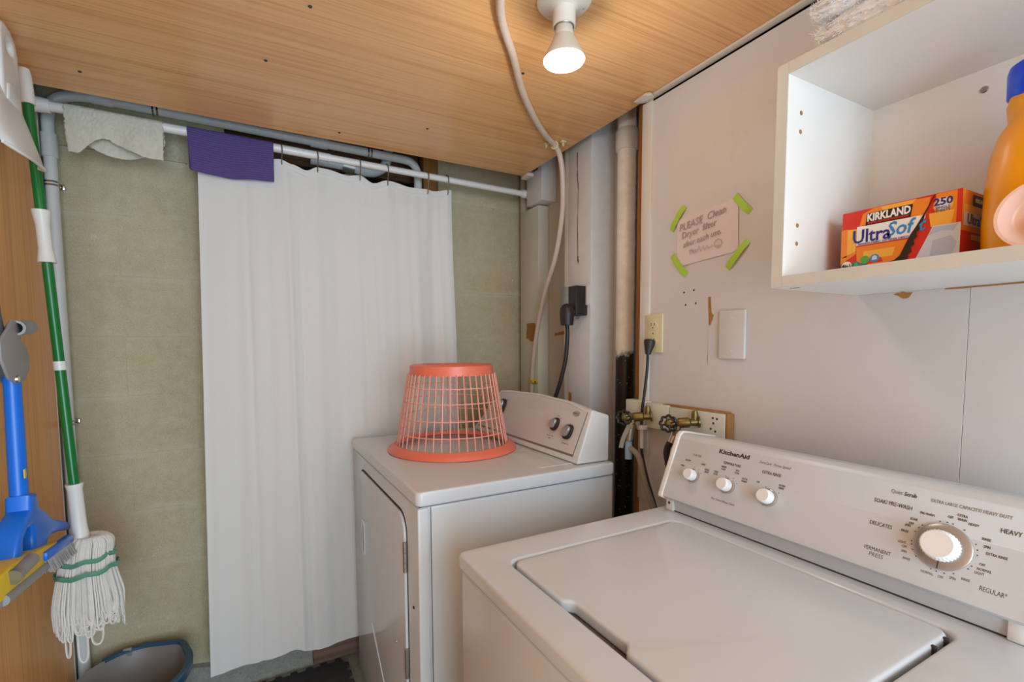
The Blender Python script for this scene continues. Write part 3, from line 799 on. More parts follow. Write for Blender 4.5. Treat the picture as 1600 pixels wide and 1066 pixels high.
obj('lever', tube(B(), [(X0-.004, 1.395, 1.285), (X0-.004, 1.378, 1.34), (X0-.004, 1.365, 1.42), (X0-.004, 1.355, 1.50)], .010, 10, 4), 'dark_grey', t)
obj('wall_hook', cyl(B(), (-.5255, 1.44, 1.318), (X0+.01, 1.44, 1.318), .003, seg=8), 'chrome', t)

# bucket
t = thing('mop_bucket', (-.352, 1.785, .0), 'oval grey mop bucket with blue rim in the left corner', 'bucket')
BC = Vector((-.352, 1.785, 0))
XY = (Vector((1, 0, 0)), Vector((0, 1, 0)))
bk = B()
prof = [(.0, .006), (.70, .006), (.74, .012), (.84, .12), (.965, .245), (1.0, .255), (1.0, .246), (.985, .240), (.865, .12), (.765, .006), (.74, 0), (0, 0)]
rings = []
SEG = 56
def br_pt(r, h, a):
    sx, sy = .150, .162
    lip = 1+.10*math.exp(-((a-.80)/.22)**2)*(1 if h > .2 else 0)
    return BC+Vector((math.cos(a)*sx*r*lip, math.sin(a)*sy*r*lip, h))
for r, h in prof:
    rings.append([bk.verts.new(br_pt(max(r, .002), h, 2*PI*k/SEG)) for k in range(SEG)])
for a, b in zip(rings, rings[1:]):
    for k in range(SEG): bk.faces.new((a[k], a[(k+1) % SEG], b[(k+1) % SEG], b[k]))
obj('pail', bk, 'bucket', t)
rimp = [br_pt(1.0, .254, math.radians(d)) for d in range(-75, 131, 6)]
rm = B(); prev = None
for p in rimp:
    d = (p-BC); d.z = 0; d.normalize()
    row = [rm.verts.new(p+d*.010+Vector((0, 0, -.022))), rm.verts.new(p+d*.012+Vector((0, 0, .002))), rm.verts.new(p+d*.006+Vector((0, 0, .006))), rm.verts.new(p-d*.008+Vector((0, 0, .004))), rm.verts.new(p-d*.009+Vector((0, 0, -.004)))]
    if prev:
        for k in range(4): rm.faces.new((prev[k], row[k], row[k+1], prev[k+1]))
    prev = row
bmesh.ops.recalc_face_normals(rm, faces=rm.faces); bmesh.ops.solidify(rm, geom=rm.faces[:], thickness=.002)
obj('rim_band', rm, 'bucket_blue', t)
obj('handle_lug', bx(BC.x-.05, BC.x-.025, BC.y+.150, BC.y+.160, .235, .264, bev=.004), 'bucket', t)

# foam floor tile with jigsaw edges
def foam_tile(x0, x1, y0, y1):
    pts = []
    def side(ax, ay, bx_, by_, nx, ny, n=9):
        for k in range(n):
            for s, o in ((.12, 0), (.18, .014), (.58, .014), (.64, 0)):
                f = (k+s)/n
                pts.append((ax+(bx_-ax)*f+nx*o, ay+(by_-ay)*f+ny*o))
    side(x0, y0, x1, y0, 0, -1); side(x1, y0, x1, y1, 1, 0); side(x1, y1, x0, y1, 0, 1); side(x0, y1, x0, y0, -1, 0)
    return plate(pts, (), .011, .0015, frame((0, 0, 0), (1, 0, 0), (0, 1, 0)))
mt = obj('foam_mat', foam_tile(-.19, .303, 1.42, 1.92), 'foam', label='black interlocking foam floor tile in front of the curtain', cat='mat', smooth=30)

# ================================================================ DRYER
t = thing('dryer', (.65, 1.45, 0), 'white front loading dryer by the curtain with a laundry basket on top', 'dryer')
DX0, DX1, DY0, DY1 = .347, .955, 1.068, 1.832
obj('cabinet', bx(DX0+.003, DX1, DY0+.003, DY1-.003, .03, .884, bev=.006, seg=3), 'dryer_enamel', t)
obj('front_panel', bx(DX0, DX0+.03, DY0, DY1, .028, .882, bev=.005, seg=3), 'dryer_enamel', t)
obj('side_seam', bx(.3795, .3815, DY0-.0004+.003, DY0+.0036, .04, .882), 'gap', t)
obj('top_gap', bx(DX0+.006, DX1-.004, DY0+.006, DY1-.006, .880, .8885), 'gap', t)
tp = plate([(a, b) for a, b in rrect(DX0-.004, DX1+.002, DY0-.006, DY1+.004, .018)], (), .036, .006, frame((0, 0, .887), (1, 0, 0), (0, 1, 0)), 3)
obj('top', tp, 'dryer_enamel', t)
obj('lint_lid', plate(rrect(.728, .848, 1.118, 1.318, .008), (), .0024, .0006, frame((0, 0, .9215), (1, 0, 0), (0, 1, 0))), 'dryer_enamel', t)
# door: wide panel with rounded corners set in a groove
FDX = frame((DX0, 0, 0), (0, -1, 0), (0, 0, 1))            # z is -X, out of the front
door_o = rrect(-1.712, -1.160, .095, .838, .055, 8)
gr_o = rrect(-1.717, -1.155, .090, .843, .058, 8)
obj('door_gap', plate(gr_o, (), .0010, 0, FDX), 'gap', t)
dr = obj('door', plate(door_o, (), .008, .003, FDX, 3), 'dryer_enamel', t)
hd = [rrect(-1.668, -1.632, .545, .665, .017)]
obj('handle', plate(rrect(-1.672, -1.628, .541, .669, .020), [rrect(-1.660, -1.640, .553, .657, .010)], .004, .0015, FDX @ Matrix.Translation((0, 0, .0075))), 'white_enamel', dr)
obj('handle_slot', plate(rrect(-1.661, -1.639, .552, .658, .010), (), .0006, 0, FDX @ Matrix.Translation((0, 0, .0080))), 'gap', dr)
# slanting crease pressed into the lower door
cr = B(); tube(cr, [FDX @ Vector((-1.553, .345, .008)), FDX @ Vector((-1.225, .105, .008))], .0022, 8, 1, spline=False)
obj('crease', cr, 'white_enamel', dr)
for z in (.692, .772-.0): pass
for z0 in (.692, .408):
    h = B(); cyl(h, (DX0-.007, 1.157, z0), (DX0-.007, 1.157, z0+.078), .0055, seg=12)
    for q in (.026, .052): torus(h, (DX0-.007, 1.157, z0+q), (0, 0, 1), .0055, .0008, 12, 4)
    obj('hinge', h, 'steel', t)
for (y, z) in ((1.25, .455), (1.11, .62)):
    obj('screw', lathe(B(), [(.004, 0), (.003, .003)], (DX0-(.008 if y > 1.15 else 0), y, z), (-1, 0, 0), 10), 'chrome' if y > 1.15 else 'gap', t)
for y in (1.12, 1.78):
    for x in (.40, .90):
        obj('foot', lathe(B(), [(.022, 0), (.022, .012), (.009, .014), (.009, .04)], (x, y, 0.0), (0, 0, 1), 14), 'black', t)
# console
DC_O = Vector((.833, 1.088, .925)); DC_S = Vector((.051, 0, .142)).normalized(); DC_U = Vector((0, -1, 0))
FDC = frame(DC_O, DC_U, DC_S)
def arch(u): return .168+.020*(1-((u+.31)/.31)**2)
out = [(0, 0), (0, .166)]
for k in range(1, 20):
    u = -.5776*k/20; out.append((u, interp([(-.60, .181), (-.45, .188), (-.308, .1905), (-.15, .184), (0, .166)], u)))
out += [(-.5776, .181), (-.635, .10), (-.712, .0)]
console = obj('console', B(), 'dryer_console', t) if False else None
cb = B()
# solid body: face outline swept back to an upright rear
front = [FDC @ Vector((a, b, 0)) for a, b in out]
rear = [Vector((max(p.x+.052-(.10-.0)*0, .945), p.y, p.z-.018 if p.z > 1.0 else p.z)) for p in front]
rear = [Vector((.953, p.y, .9235 if p.z < .93 else (p.z-.020 if p.z > 1.0 else p.z))) for p in front]
vf = [cb.verts.new(p) for p in front]; vr = [cb.verts.new(p) for p in rear]
cb.faces.new(vf); cb.faces.new(vr[::-1])
for i in range(len(vf)): cb.faces.new((vf[i], vr[i], vr[(i+1) % len(vf)], vf[(i+1) % len(vf)]))
bmesh.ops.recalc_face_normals(cb, faces=cb.faces)
bmesh.ops.bevel(cb, geom=[e for e in cb.edges if e.calc_face_angle(0) > .5], offset=.006, segments=3, affect='EDGES', profile=.5)
con = obj('console', cb, 'dryer_console', t)
inn = [(-.028, .018), (-.016, .157)]
for k in range(1, 20):
    u = -.016-.545*k/20; inn.append((u, interp([(-.58, .172), (-.45, .1795), (-.308, .1825), (-.15, .176), (-.016, .157)], u)))
inn += [(-.561, .172), (-.612, .10), (-.672, .018)]
c0 = (sum(a for a, b in inn)/len(inn), sum(b for a, b in inn)/len(inn))
obj('face_outline', plate(inn, (), .0012, 0, FDC), 'grey_line', con)
inn2 = [(c0[0]+(a-c0[0])*.988, c0[1]+(b-c0[1])*.955) for a, b in inn]
obj('face_plate', plate(inn2, (), .0020, .0005, FDC), 'dryer_face', con)
def teardrop(R, tip, n=24):
    pts = []
    for k in range(n):
        a = 2*PI*k/n; r = R+(tip-R)*max(0, math.cos(a-math.radians(50)))**6
        pts.append((r*math.cos(a), r*math.sin(a)))
    return pts
for (u, v, R) in ((-.155, .098, .0205), (-.080, .084, .0225), (-.525, .114, .030)):
    m = FDC @ Matrix.Translation((u, v, .002))
    kn = obj('knob', plate(teardrop(R, R*1.30), (), .008, .002, m), 'black_plastic', con)
    m2 = FDC @ Matrix.Translation((u, v, .0095))
    obj('knob_face', plate(teardrop(R*.66, R*1.05), (), .010, .003, m2, 3), 'knob_ring', kn)
obj('badge', plate([(-.064+.0165*math.cos(a*PI/14), .146+.0085*math.sin(a*PI/14)) for a in range(28)], (), .002, .0008, FDC @ Matrix.Translation((0, 0, .002))), 'knob_ring', con)
tb = B()
F2 = FDC @ Matrix.Translation((0, 0, .0021))
for s, u, v, z in (('Whirlpool', -.064, .146, .0065),): addmesh(tb, text(s, z, FDC @ Matrix.Translation((0, 0, .0041)), u, v, shear=.2))
for s, u, v, z in (('END OF CYCLE', -.165, .060, .0055), ('SIGNAL', -.165, .052, .0045), ('TEMPERATURE', -.080, .049, .0055), ('HIGH', -.150, .128, .005), ('LOW', -.135, .122, .004), ('OFF', -.495, .146, .005)):
    addmesh(tb, text(s, z, F2, u, v))
for k in range(7):
    a = math.radians(-60+k*24); poly(tb, F2, [(-.525+.034*math.cos(a)+dx, .114+.034*math.sin(a)+dy) for dx, dy in ((-.003, 0), (.003, -.0007), (.003, .0007))])
for k in range(9):
    a = math.radians(30+k*12); b = math.radians(30+k*12+9)
    poly(tb, F2, [(-.080+r*math.cos(q), .084+r*math.sin(q)) for r, q in ((.029, a), (.0297, a), (.0297, b), (.029, b))])
obj('lettering', tb, 'ink_light', con, smooth=False, kind='stuff')

# plug, box and cord of the dryer
t = thing('dryer_outlet', (1.08, 1.44, 1.36), 'grey metal outlet box with black socket on the white post', 'outlet')
obj('box', bx(1.052, 1.0995, 1.425, 1.485, 1.368, 1.486, bev=.003), 'steel', t)
obj('socket', bx(1.046, 1.0995, 1.378, 1.424, 1.378, 1.484, bev=.004), 'black_plastic', t)
obj('mounting_strip', bx(1.088, 1.0995, 1.366, 1.377, 1.415, 1.485, bev=.001), 'trim_paint', t)
t = thing('power_cord', (1.0, 1.40, 1.0), 'thick black dryer cord with moulded plug curving down behind the dryer', 'cord')
pl = B(); P0 = Vector((1.018, 1.392, 1.376))
lathe(pl, [(.024, -.034), (.027, -.014), (.0285, .010), (.026, .028), (.016, .040), (.004, .043)], P0, (0, 0, 1), 22, sx=.95, sy=.9)
obj('plug', pl, 'black_plastic', t)
obj('cable', tube(B(), [P0+Vector((0, 0, -.024)), (1.020, 1.392, 1.30), (1.018, 1.400, 1.22), (1.01, 1.415, 1.15), (1.000, 1.432, 1.09), (.985, 1.45, 1.02), (.978, 1.47, .9), (.98, 1.48, .7)], .0075, 12, 6), 'black', t)
obj('blade', bx(1.035, 1.049, 1.385, 1.399, 1.385, 1.395), 'steel', t)

# laundry basket upside down
t = thing('laundry_basket', (.615, 1.497, .9245), 'coral plastic lattice laundry basket upside down on the dryer top', 'basket')
C0 = Vector((.615, 1.497, .9245)); H = .285; RB, RT = .190, .142
def brad(h): return RB+(RT-RB)*(h/H)
def lth(prof, seg=64, mt='coral', nm='x', closed=True):
    bm = B(); rings = [[bm.verts.new(C0+Vector((r*math.cos(2*PI*k/seg), r*math.sin(2*PI*k/seg), h))) for k in range(seg)] for r, h in prof]
    if closed: rings.append(rings[0])
    for a, b in zip(rings, rings[1:]):
        for k in range(seg): bm.faces.new((a[k], a[(k+1) % seg], b[(k+1) % seg], b[k]))
    return obj(nm, bm, mt, t)
lth([(.188, .010), (.188, .022), (.196, .023), (.205, .016), (.216, .008), (.2185, .001), (.2165, .0), (.205, .004), (.196, .008)], nm='rim')
lth([(RT-.003, H-.032), (RT, H-.034), (RT-.002, H-.004), (RT-.007, H), (.100, H), (.098, H-.003), (RT-.009, H-.004)], nm='base_ring')
# base spokes
sp0 = B()
for k in range(3): torus(sp0, C0+Vector((0, 0, H-.002)), (0, 0, 1), .03+.03*k, .002, 32, 5)
obj('base_rings', sp0, 'coral', t)
spk = None
for k in range(12):
    a = 2*PI*k/12
    if spk is None:
        spk = obj('base_spoke', bx(C0.x+.02, C0.x+.102, C0.y-.003, C0.y+.003, C0.z+H-.005, C0.z+H-.001), 'coral', t)
    else:
        c = copy_of(spk); c.rotation_euler = (0, 0, a)
for h in (.062, .112, .165, .212):
    r = brad(h); tb_ = B(); torus(tb_, C0+Vector((0, 0, h)), (0, 0, 1), r, .0020, 64, 5)
    obj('hoop', tb_, 'coral_rib', t)
NR = 44
rib = None
for k in range(NR):
    if rib is None:
        b_ = B(); tube(b_, [C0+Vector((brad(h), 0, h)) for h in (.016, .14, .255)], .0021, 5, 2)
        rib = obj('rib', b_, 'coral_rib', t)
    else:
        c = copy_of(rib); c.rotation_euler = (0, 0, 2*PI*k/NR)

# ================================================================ WASHER
t = thing('washer', (.65, .48, 0), 'white top loading washer in the foreground with control console against the wall', 'washer')
WX0, WX1, WY0, WY1 = .333, 1.005, .150, .790
obj('cabinet', bx(WX0+.003, WX1, WY0+.003, WY1-.003, .02, .857, bev=.008, seg=3), 'white_enamel', t)
obj('seam', bx(WX0+.006, WX1-.005, WY0+.006, WY1-.006, .855, .863), 'gap', t)
lid_front = []
# lid outline, with the finger notch cut into the front edge
LX0, LX1, LY0, LY1 = .402, .806, .252, .708
lid = rrect(LX0, LX1, LY0, LY1, .018, 6)
def notch(pts, depth, ya, yb, x0):
    out = []
    for i, p in enumerate(pts):
        out.append(p)
        q = pts[(i+1) % len(pts)]
        if abs(p[0]-x0) < 1e-4 and abs(q[0]-x0) < 1e-4 and p[1] > q[1]:
            ys = [yb+.010-(yb-ya+.02)*k/24 for k in range(25)]
            for y in ys:
                e = min(1, max(0, (yb+.008-y)/.018)), min(1, max(0, (y-ya+.008)/.018))
                s = min(e); s = s*s*(3-2*s)
                out.append((x0+depth*s, y))
    return out
lid_n = notch(lid, .014, .430, .556, LX0)
ring_in = rrect(LX0-.006, LX1+.006, LY0-.006, LY1+.006, .022, 6)
ring_out = rrect(WX0-.003, WX1, WY0-.002, WY1+.002, .016, 6)
FT = frame((0, 0, .862), (1, 0, 0), (0, 1, 0))
obj('top', plate(ring_out, [ring_in], .028, .006, FT, 4), 'white_enamel', t)
obj('tub_well', bx(LX0-.012, LX1+.012, LY0-.012, LY1+.012, .863, .868), 'white_enamel', t)
obj('well_gap', plate(rrect(LX0-.004, LX1+.004, LY0-.004, LY1+.004, .02), (), .002, 0, frame((0, 0, .868), (1, 0, 0), (0, 1, 0))), 'grey_line', t)
ld = obj('lid', plate(lid_n, (), .020, .005, frame((0, 0, .871), (1, 0, 0), (0, 1, 0)), 4), 'white_enamel', t)
obj('notch_scoop', plate([(LX0-.004, .425), (LX0+.016, .430), (LX0+.016, .556), (LX0-.004, .561)], (), .003, .001, frame((0, 0, .868), (1, 0, 0), (0, 1, 0))), 'grey_line', t)
for y in (.254, .272): pass
for x in (.752, .786): obj('lid_bumper', bx(x-.003, x+.003, LY0-.004, LY0+.002, .872, .8895, bev=.001), 'gap', ld)
# console
WO = Vector((.828, .772, .932)); WS = Vector((.054, 0, .128)).normalized(); WU = Vector((0, -1, 0))
FW = frame(WO, WU, WS)
prof = [(.853, .8905), (.850, .915), (.832, .922), (.826, .928), (.828, .936), (.881, 1.060), (.890, 1.066), (.905, 1.0645), (1.002, 1.046), (1.003, .8905)]
def ext(prof, y0, y1, bev=0):
    bm = B(); a = [bm.verts.new((x, y0, z)) for x, z in prof]; b = [bm.verts.new((x, y1, z)) for x, z in prof]
    bm.faces.new(a); bm.faces.new(b[::-1])
    for i in range(len(a)): bm.faces.new((a[i], b[i], b[(i+1) % len(a)], a[(i+1) % len(a)]))
    bmesh.ops.recalc_face_normals(bm, faces=bm.faces)
    if bev: bmesh.ops.bevel(bm, geom=[e for e in bm.edges if e.calc_face_angle(0) > .4], offset=bev, segments=2, affect='EDGES', profile=.5)
    return bm
wc = obj('console', ext(prof, .184, .762), 'washer_plastic', t)
prof2 = [(.840, .917), (.822, .925), (.824, .934), (.878, 1.062), (.888, 1.070), (.906, 1.0685), (1.004, 1.049), (1.004, .93)]
obj('end_cap', ext(prof2, .762, .7735, .002), 'white_plastic', t)
obj('end_cap', ext(prof2, .1725, .184, .002), 'white_plastic', t)
obj('bracket', bx(.846, 1.0, .7505, .7705, .8905, .925, bev=.002), 'white_plastic', t)
obj('bracket', bx(.846, 1.0, .191, .212, .8905, .925, bev=.002), 'white_plastic', t)
obj('bracket_screw', lathe(B(), [(.0035, 0), (.002, .0012)], (.846, .761, .908), (-1, 0, 0), 8), 'gap', t)
obj('base_gap', bx(.8525, .860, .205, .752, .8895, .8925), 'gap', t)
obj('panel_plate', plate(rrect(.012, .583, .004, .134, .004), (), .0012, .0004, FW), 'washer_plastic', wc)
FL = FW @ Matrix.Translation((0, 0, .0013))
def wknob(u, v, r, h, ring, notch_n=20):
    k = obj('knob', B() if False else lathe(B(), [(ring, 0), (ring, .0035), (ring-.002, .005), (r*.9, .005)], FL @ Vector((u, v, 0)), FL.to_3x3() @ Vector((0, 0, 1)), 40), 'knob_ring', wc)
    bm = B(); n = 60; rings = []
    x, y, d = (FL.to_3x3() @ Vector(a) for a in ((1, 0, 0), (0, 1, 0), (0, 0, 1)))
    o = FL @ Vector((u, v, .004))
    for rr, hh, amp in ((r, 0, .03), (r*.99, h*.75, .03), (r*.93, h*.95, .01), (r*.86, h, 0)):
        rings.append([bm.verts.new(o+d*hh+(x*math.cos(2*PI*i/n)+y*math.sin(2*PI*i/n))*rr*(1+amp*math.cos(i*PI*notch_n*2/n))) for i in range(n)])
    for a, b in zip(rings, rings[1:]):
        for i in range(n): bm.faces.new((a[i], a[(i+1) % n], b[(i+1) % n], b[i]))
    bm.faces.new(rings[-1]); bm.faces.new(rings[0][::-1])
    obj('knob_cap', bm, 'knob_white', k, smooth=35)
    bm = B(); box(bm, -.0006, .0006, r, ring-.001, .005, .0056)
    for vv in bm.verts: vv.co = FL @ (Vector((u, v, 0))+Vector((vv.co.x, vv.co.y if r < .02 else -vv.co.y, vv.co.z)))
    obj('pointer', bm, 'ink', k, smooth=False)
wknob(.0735, .0575, .0118, .018, .0150)
wknob(.1565, .0570, .0125, .018, .0160)
wknob(.2420, .0570, .0130, .018, .0165)
wknob(.4925, .0580, .0205, .020, .0320, 30)
tb = B(); tl = B(); tbb = B()
def wt(s, u, v, z, bold=0, light=False, **k): addmesh(tl if light else tb, text(s, z, FL, u, v, bold=bold, **k))
addmesh(tbb, text('KitchenAid', .0125, FL, .151, .1225, bold=.0004, fit=.0675))
addmesh(tbb, text('Scrub', .0085, FL, .4445, .1193, bold=.00015, fit=.0150))
wt('Quiet', .4275, .1195, .0085, light=True, fit=.0145)
wt('LOAD SIZE', .068, .1025, .0065, light=True, fit=.022)
wt('TEMPERATURE', .153, .1012, .0080, fit=.039)
wt('SureCare  Three Speed', .2365, .119, .0075, light=True, shear=.2, fit=.060)
wt('EXTRA RINSE', .2355, .1015, .0085, fit=.036)
for s, u, v in (('SMALL', .0395, .0735), ('MEDIUM', .049, .0875), ('LARGE', .089, .0870), ('EXTRA', .1015, .0775), ('LARGE', .1015, .0725), ('COLD', .1235, .0785), ('COLD', .1235, .0735), ('WARM', .1375, .0925), ('COLD', .1375, .0875), ('HOT', .1685, .0915), ('COLD', .1685, .0865), ('HOT &', .1875, .0790), ('WARM', .1875, .0740), ('OFF', .2150, .0800), ('EXTRA', .2600, .0845), ('RINSE', .2600, .0795)):
    wt(s, u, v, .0056, sx=.66)
wt('Pre-Timed Rinse Cycle', .1555, .0240, .0060, shear=.2, fit=.053)
wt('SOAK/ PRE-WASH', .4260, .1000, .0088, fit=.0480); wt('EXTRA LARGE CAPACITY/ HEAVY DUTY', .5105, .1187, .0068, light=True, fit=.083)
wt('DELICATES', .4175, .0645, .0085, fit=.0285); wt('PERMANENT', .4208, .0255, .0085, fit=.034); wt('PRESS', .4208, .0175, .0085, fit=.018)
wt('HEAVY', .5535, .0997, .0088, fit=.0195); wt('REGULAR*', .5485, .0195, .0090, fit=.0255)
bc = (.4925, .058)
for s, du, dv in (('PRE-WASH', -.026, .0395), ('SOAK', -.040, .0275), ('OFF', -.042, .0205), ('SPIN', -.046, .0165), ('RINSE', -.048, .0075), ('LIGHT', -.048, -.0095), ('OFF', -.044, -.015), ('SPIN', -.043, -.022), ('RINSE', -.038, -.0310),
                 ('OFF', .0010, .0430), ('EXTRA', .0135, .0485), ('WASH', .0140, .0430), ('HEAVY', .0270, .0400), ('RINSE', .0430, .0250), ('SPIN', .0450, .0155), ('EXTRA RINSE', .0560, .0075), ('OFF', .0440, -.0085), ('NORMAL', .0470, -.0150), ('LIGHT', .0430, -.0205), ('RINSE', .0310, -.0340), ('SPIN', .0175, -.0375), ('OFF', .0045, -.0410), ('NORMAL', -.0110, -.0410)):
    wt(s, bc[0]+du*.94, bc[1]+dv, .0052, sx=.66)
for deg in (105, 92, 82, 60, 26, 14, 3, -24, -33, -62, -78, -92, -102, 140, 150, 162, 186, 194, 206, 222):
    a = math.radians(deg); cx, cy = bc[0]+.0350*math.cos(a), bc[1]+.0350*math.sin(a)
    poly(tb, FL, [(cx+.0009*math.cos(q*PI/3), cy+.0009*math.sin(q*PI/3)) for q in range(6)])
for (u, v, R, angs) in ((.0735, .0575, .0190, (100, 62, 30, 150)), (.1565, .0570, .0200, (115, 65, 28, 150)), (.2420, .0570, .0205, (120, 40))):
    for dg in angs:
        a = math.radians(dg); cx, cy = u+R*math.cos(a), v+R*math.sin(a)
        poly(tb, FL, [(cx+.0009*math.cos(q*PI/3), cy+.0009*math.sin(q*PI/3)) for q in range(6)])
obj('lettering', tb, 'ink', wc, smooth=False, kind='stuff'); obj('lettering', tl, 'ink_light', wc, smooth=False, kind='stuff'); obj('lettering', tbb, 'ink', wc, smooth=False, kind='stuff')
for x in (.39, .95):
    for y in (.22, .74): obj('foot', lathe(B(), [(.022, 0), (.022, .012), (.009, .014), (.009, .03)], (x, y, 0), (0, 0, 1), 14), 'black', t)

# ================================================================ THINGS ON THE RIGHT WALL
# water supply board and valves
t = thing('valve_board', (1.05, .93, 1.03), 'white painted board pieces under the wall outlet carrying the water valves', 'board')
for a, b, d in ((.762, .935, 0), (.938, 1.020, .003), (1.024, 1.104, .006)):
    obj('board', bx(1.033-d*.3, 1.0595, a, b, 1.032-d, 1.098+d, bev=.0022), 'sage_paint', t)
obj('raw_edge', bx(1.036, 1.0595, .7535, .7618, 1.028, 1.099, bev=.0015), 'peel_wood', t)
obj('raw_top', bx(1.040, 1.0595, .762, .965, 1.0985, 1.1025, bev=.001), 'peel_wood', t)
hb = B()
for y, z in ((.795, 1.085), (.783, 1.084), (.793, 1.072), (.800, 1.057), (.787, 1.052)): lathe(hb, [(.0035, 0), (.0025, .0006)], (1.0332, y, z), (-1, 0, 0), 8)
obj('nail_hole', hb, 'gap', t, kind='stuff')
def valve(Y, wy, Z, label, suffix):
    t = thing('water_valve', (1.0, Y, Z-.02), label, 'valve', 'brass washer supply valves')
    a, b = Vector((1.033, Y-.012, Z+.002)), Vector((.978, wy, Z-.004))
    d = (b-a).normalized(); L = (b-a).length
    body = lathe(B(), [(.015, 0), (.015, .004), (.0095, .006), (.0095, .022), (.0135, .026), (.0135, .05), (.011, .055), (.0125, .060), (.0125, .078), (.010, .082), (.006, .086), (.006, L)], a, d, 18)
    obj('body', body, 'brass', t)
    sp = B(); s0 = a+d*.052
    lathe(sp, [(.009, 0), (.009, .018), (.0125, .020), (.0125, .034)], s0, (-.15, .1, -1), 16)
    obj('spout', sp, 'brass', t)
    obj('ear', lathe(B(), [(.008, 0), (.0085, .015), (.006, .024)], a+d*.012+Vector((0, 0, .006)), (0, 0, 1), 12), 'brass', t)
    wh = B(); n = 8; R = .0195
    c = b+d*.002
    x, y, dd = frame_axis(d)
    dw = Vector((-.80, -.56, .12)).normalized(); c = b+dw*.010+d*.004
    x, y, dd = frame_axis(dw)
    cyl(wh, b-d*.006, c, .0040, .0036, 8)
    ring = []
    for k in range(64):
        an = 2*PI*k/64; r = R*(1+.10*math.cos(an*n)); ring.append(c+(x*math.cos(an)+y*math.sin(an))*r)
    ring.append(ring[0]); tube(wh, ring, .0034, 7, 1, spline=False, caps=False)
    for k in range(4):
        an = PI/4*k*2+.3; e = x*math.cos(an)+y*math.sin(an); cyl(wh, c+e*.005, c+e*R, .0024, .0022, 6)
    w = obj('handwheel', wh, 'valve_wheel', t)
    obj('wheel_nut', lathe(B(), [(.0065, -.004), (.0065, .004), (.003, .007)], c, dw, 8), 'brass', w)
    return s0
s1 = valve(1.010, 1.045, 1.062, 'brass water valve with black handwheel next to the dark pipe bay', 'a')
s2 = valve(.846, .880, 1.068, 'brass water valve with black handwheel directly behind the washer console', 'b')
# hoses under the valves
t = thing('supply_hose', (1.0, 1.0, .9), 'grey washer supply hose with blue tape under the left valve', 'hose')
e1 = s1+Vector((-.005, .004, -.034))
obj('tube', tube(B(), [e1, e1+Vector((-.004, .004, -.05)), (.985, 1.0, .95), (.985, .975, .88), (.995, .945, .80), (1.0, .92, .70)], .0085, 12, 6), 'hose_grey', t)
obj('ferrule', cyl(B(), e1+Vector((0, 0, .004)), e1+Vector((-.003, .003, -.034)), .0105, seg=14), 'steel', t)
obj('tape_wrap', tube(B(), [e1+Vector((-.004, .004, -.038)), e1+Vector((-.005, .004, -.06)), e1+Vector((-.006, .002, -.09))], .0105, 12, 3), 'blue_tape', t)
t = thing('supply_hose', (.985, .85, .95), 'dark supply hose behind the washer console below the right valve', 'hose')
e2 = s2+Vector((-.005, .004, -.030))
obj('tube', tube(B(), [e2, e2+Vector((-.012, .018, -.045)), e2+Vector((-.008, .012, -.10)), e2+Vector((.0, .01, -.22))], .0085, 12, 6), 'black', t)
obj('ferrule', cyl(B(), e2+Vector((0, 0, .006)), e2+Vector((-.006, .008, -.022)), .0105, seg=14), 'chrome', t)
def strip(pts, wd, th=.0008):
    bm = B(); prev = None; P = catmull(pts, 4)
    for p in P:
        row = [bm.verts.new(p+Vector((-wd*.35, wd*.8, 0))), bm.verts.new(p-Vector((-wd*.35, wd*.8, 0)))]
        if prev: bm.faces.new((prev[0], row[0], row[1], prev[1]))
        prev = row
    bmesh.ops.solidify(bm, geom=bm.faces[:], thickness=th); return bm
obj('valve_tag', strip([(.978, 1.028, 1.045), (.972, 1.036, 1.02), (.968, 1.046, .995), (.966, 1.052, .968)], .008), 'tag', label='white paper tag hanging from the valve beside the dark bay', cat='tag')

# cream outlet with washer plug
t = thing('wall_outlet', (1.058, 1.02, 1.30), 'cream duplex wall outlet with a dark plug in its lower socket', 'outlet')
FO = FRW
obj('cover', plate(rrect(-1.054, -.984, 1.247, 1.360, .004), (), .006, .002, FO), 'cream_plastic', t)
for z in (1.326, 1.281):
    s = obj('socket', plate([( -1.019+.0165*math.cos(k*PI/12), z+.0135*math.sin(k*PI/12)) for k in range(24)], (), .002, .0006, FO @ Matrix.Translation((0, 0, .0055))), 'cream_plastic', t)
    sl = B(); F5 = FO @ Matrix.Translation((0, 0, .0075))
    for dx in (-.006, .006): poly(sl, F5, [(-1.019+dx-.0012, z), (-1.019+dx+.0012, z), (-1.019+dx+.0012, z+.008), (-1.019+dx-.0012, z+.008)], .0002)
    poly(sl, F5, [(-1.019+.0022*math.cos(k*PI/4), z-.006+.0022*math.sin(k*PI/4)) for k in range(8)], .0002)
    obj('slots', sl, 'void', s, smooth=False, kind='stuff')
obj('screw', lathe(B(), [(.003, 0), (.002, .001)], FO @ Vector((-1.019, 1.3035, .006)), (-1, 0, 0), 8), 'brass', t)
t = thing('power_cord', (1.02, 1.02, 1.0), 'thin dark power cord from the cream outlet down past the valves', 'cord')
pg = lathe(B(), [(.008, 0), (.010, .010), (.0155, .030), (.0165, .040), (.013, .043)], (1.036, 1.020, 1.243), (.18, 0, 1), 14)
obj('plug', pg, 'black_plastic', t)
obj('cable', tube(B(), [(1.036, 1.020, 1.248), (1.034, 1.020, 1.20), (1.027, 1.024, 1.12), (1.0245, 1.029, 1.075), (1.0245, 1.030, 1.02), (1.0245, 1.028, .96), (1.03, 1.01, .88), (1.035, .98, .80), (1.035, .95, .70)], .0042, 10, 6), 'black', t)
t = thing('conduit_clip', (1.045, 1.02, 1.02), 'short white clamp on the cord under the valve board', 'clip')
obj('clamp', bx(1.006, 1.0325, 1.012, 1.032, 1.022, 1.036, bev=.002), 'trim_paint', t)
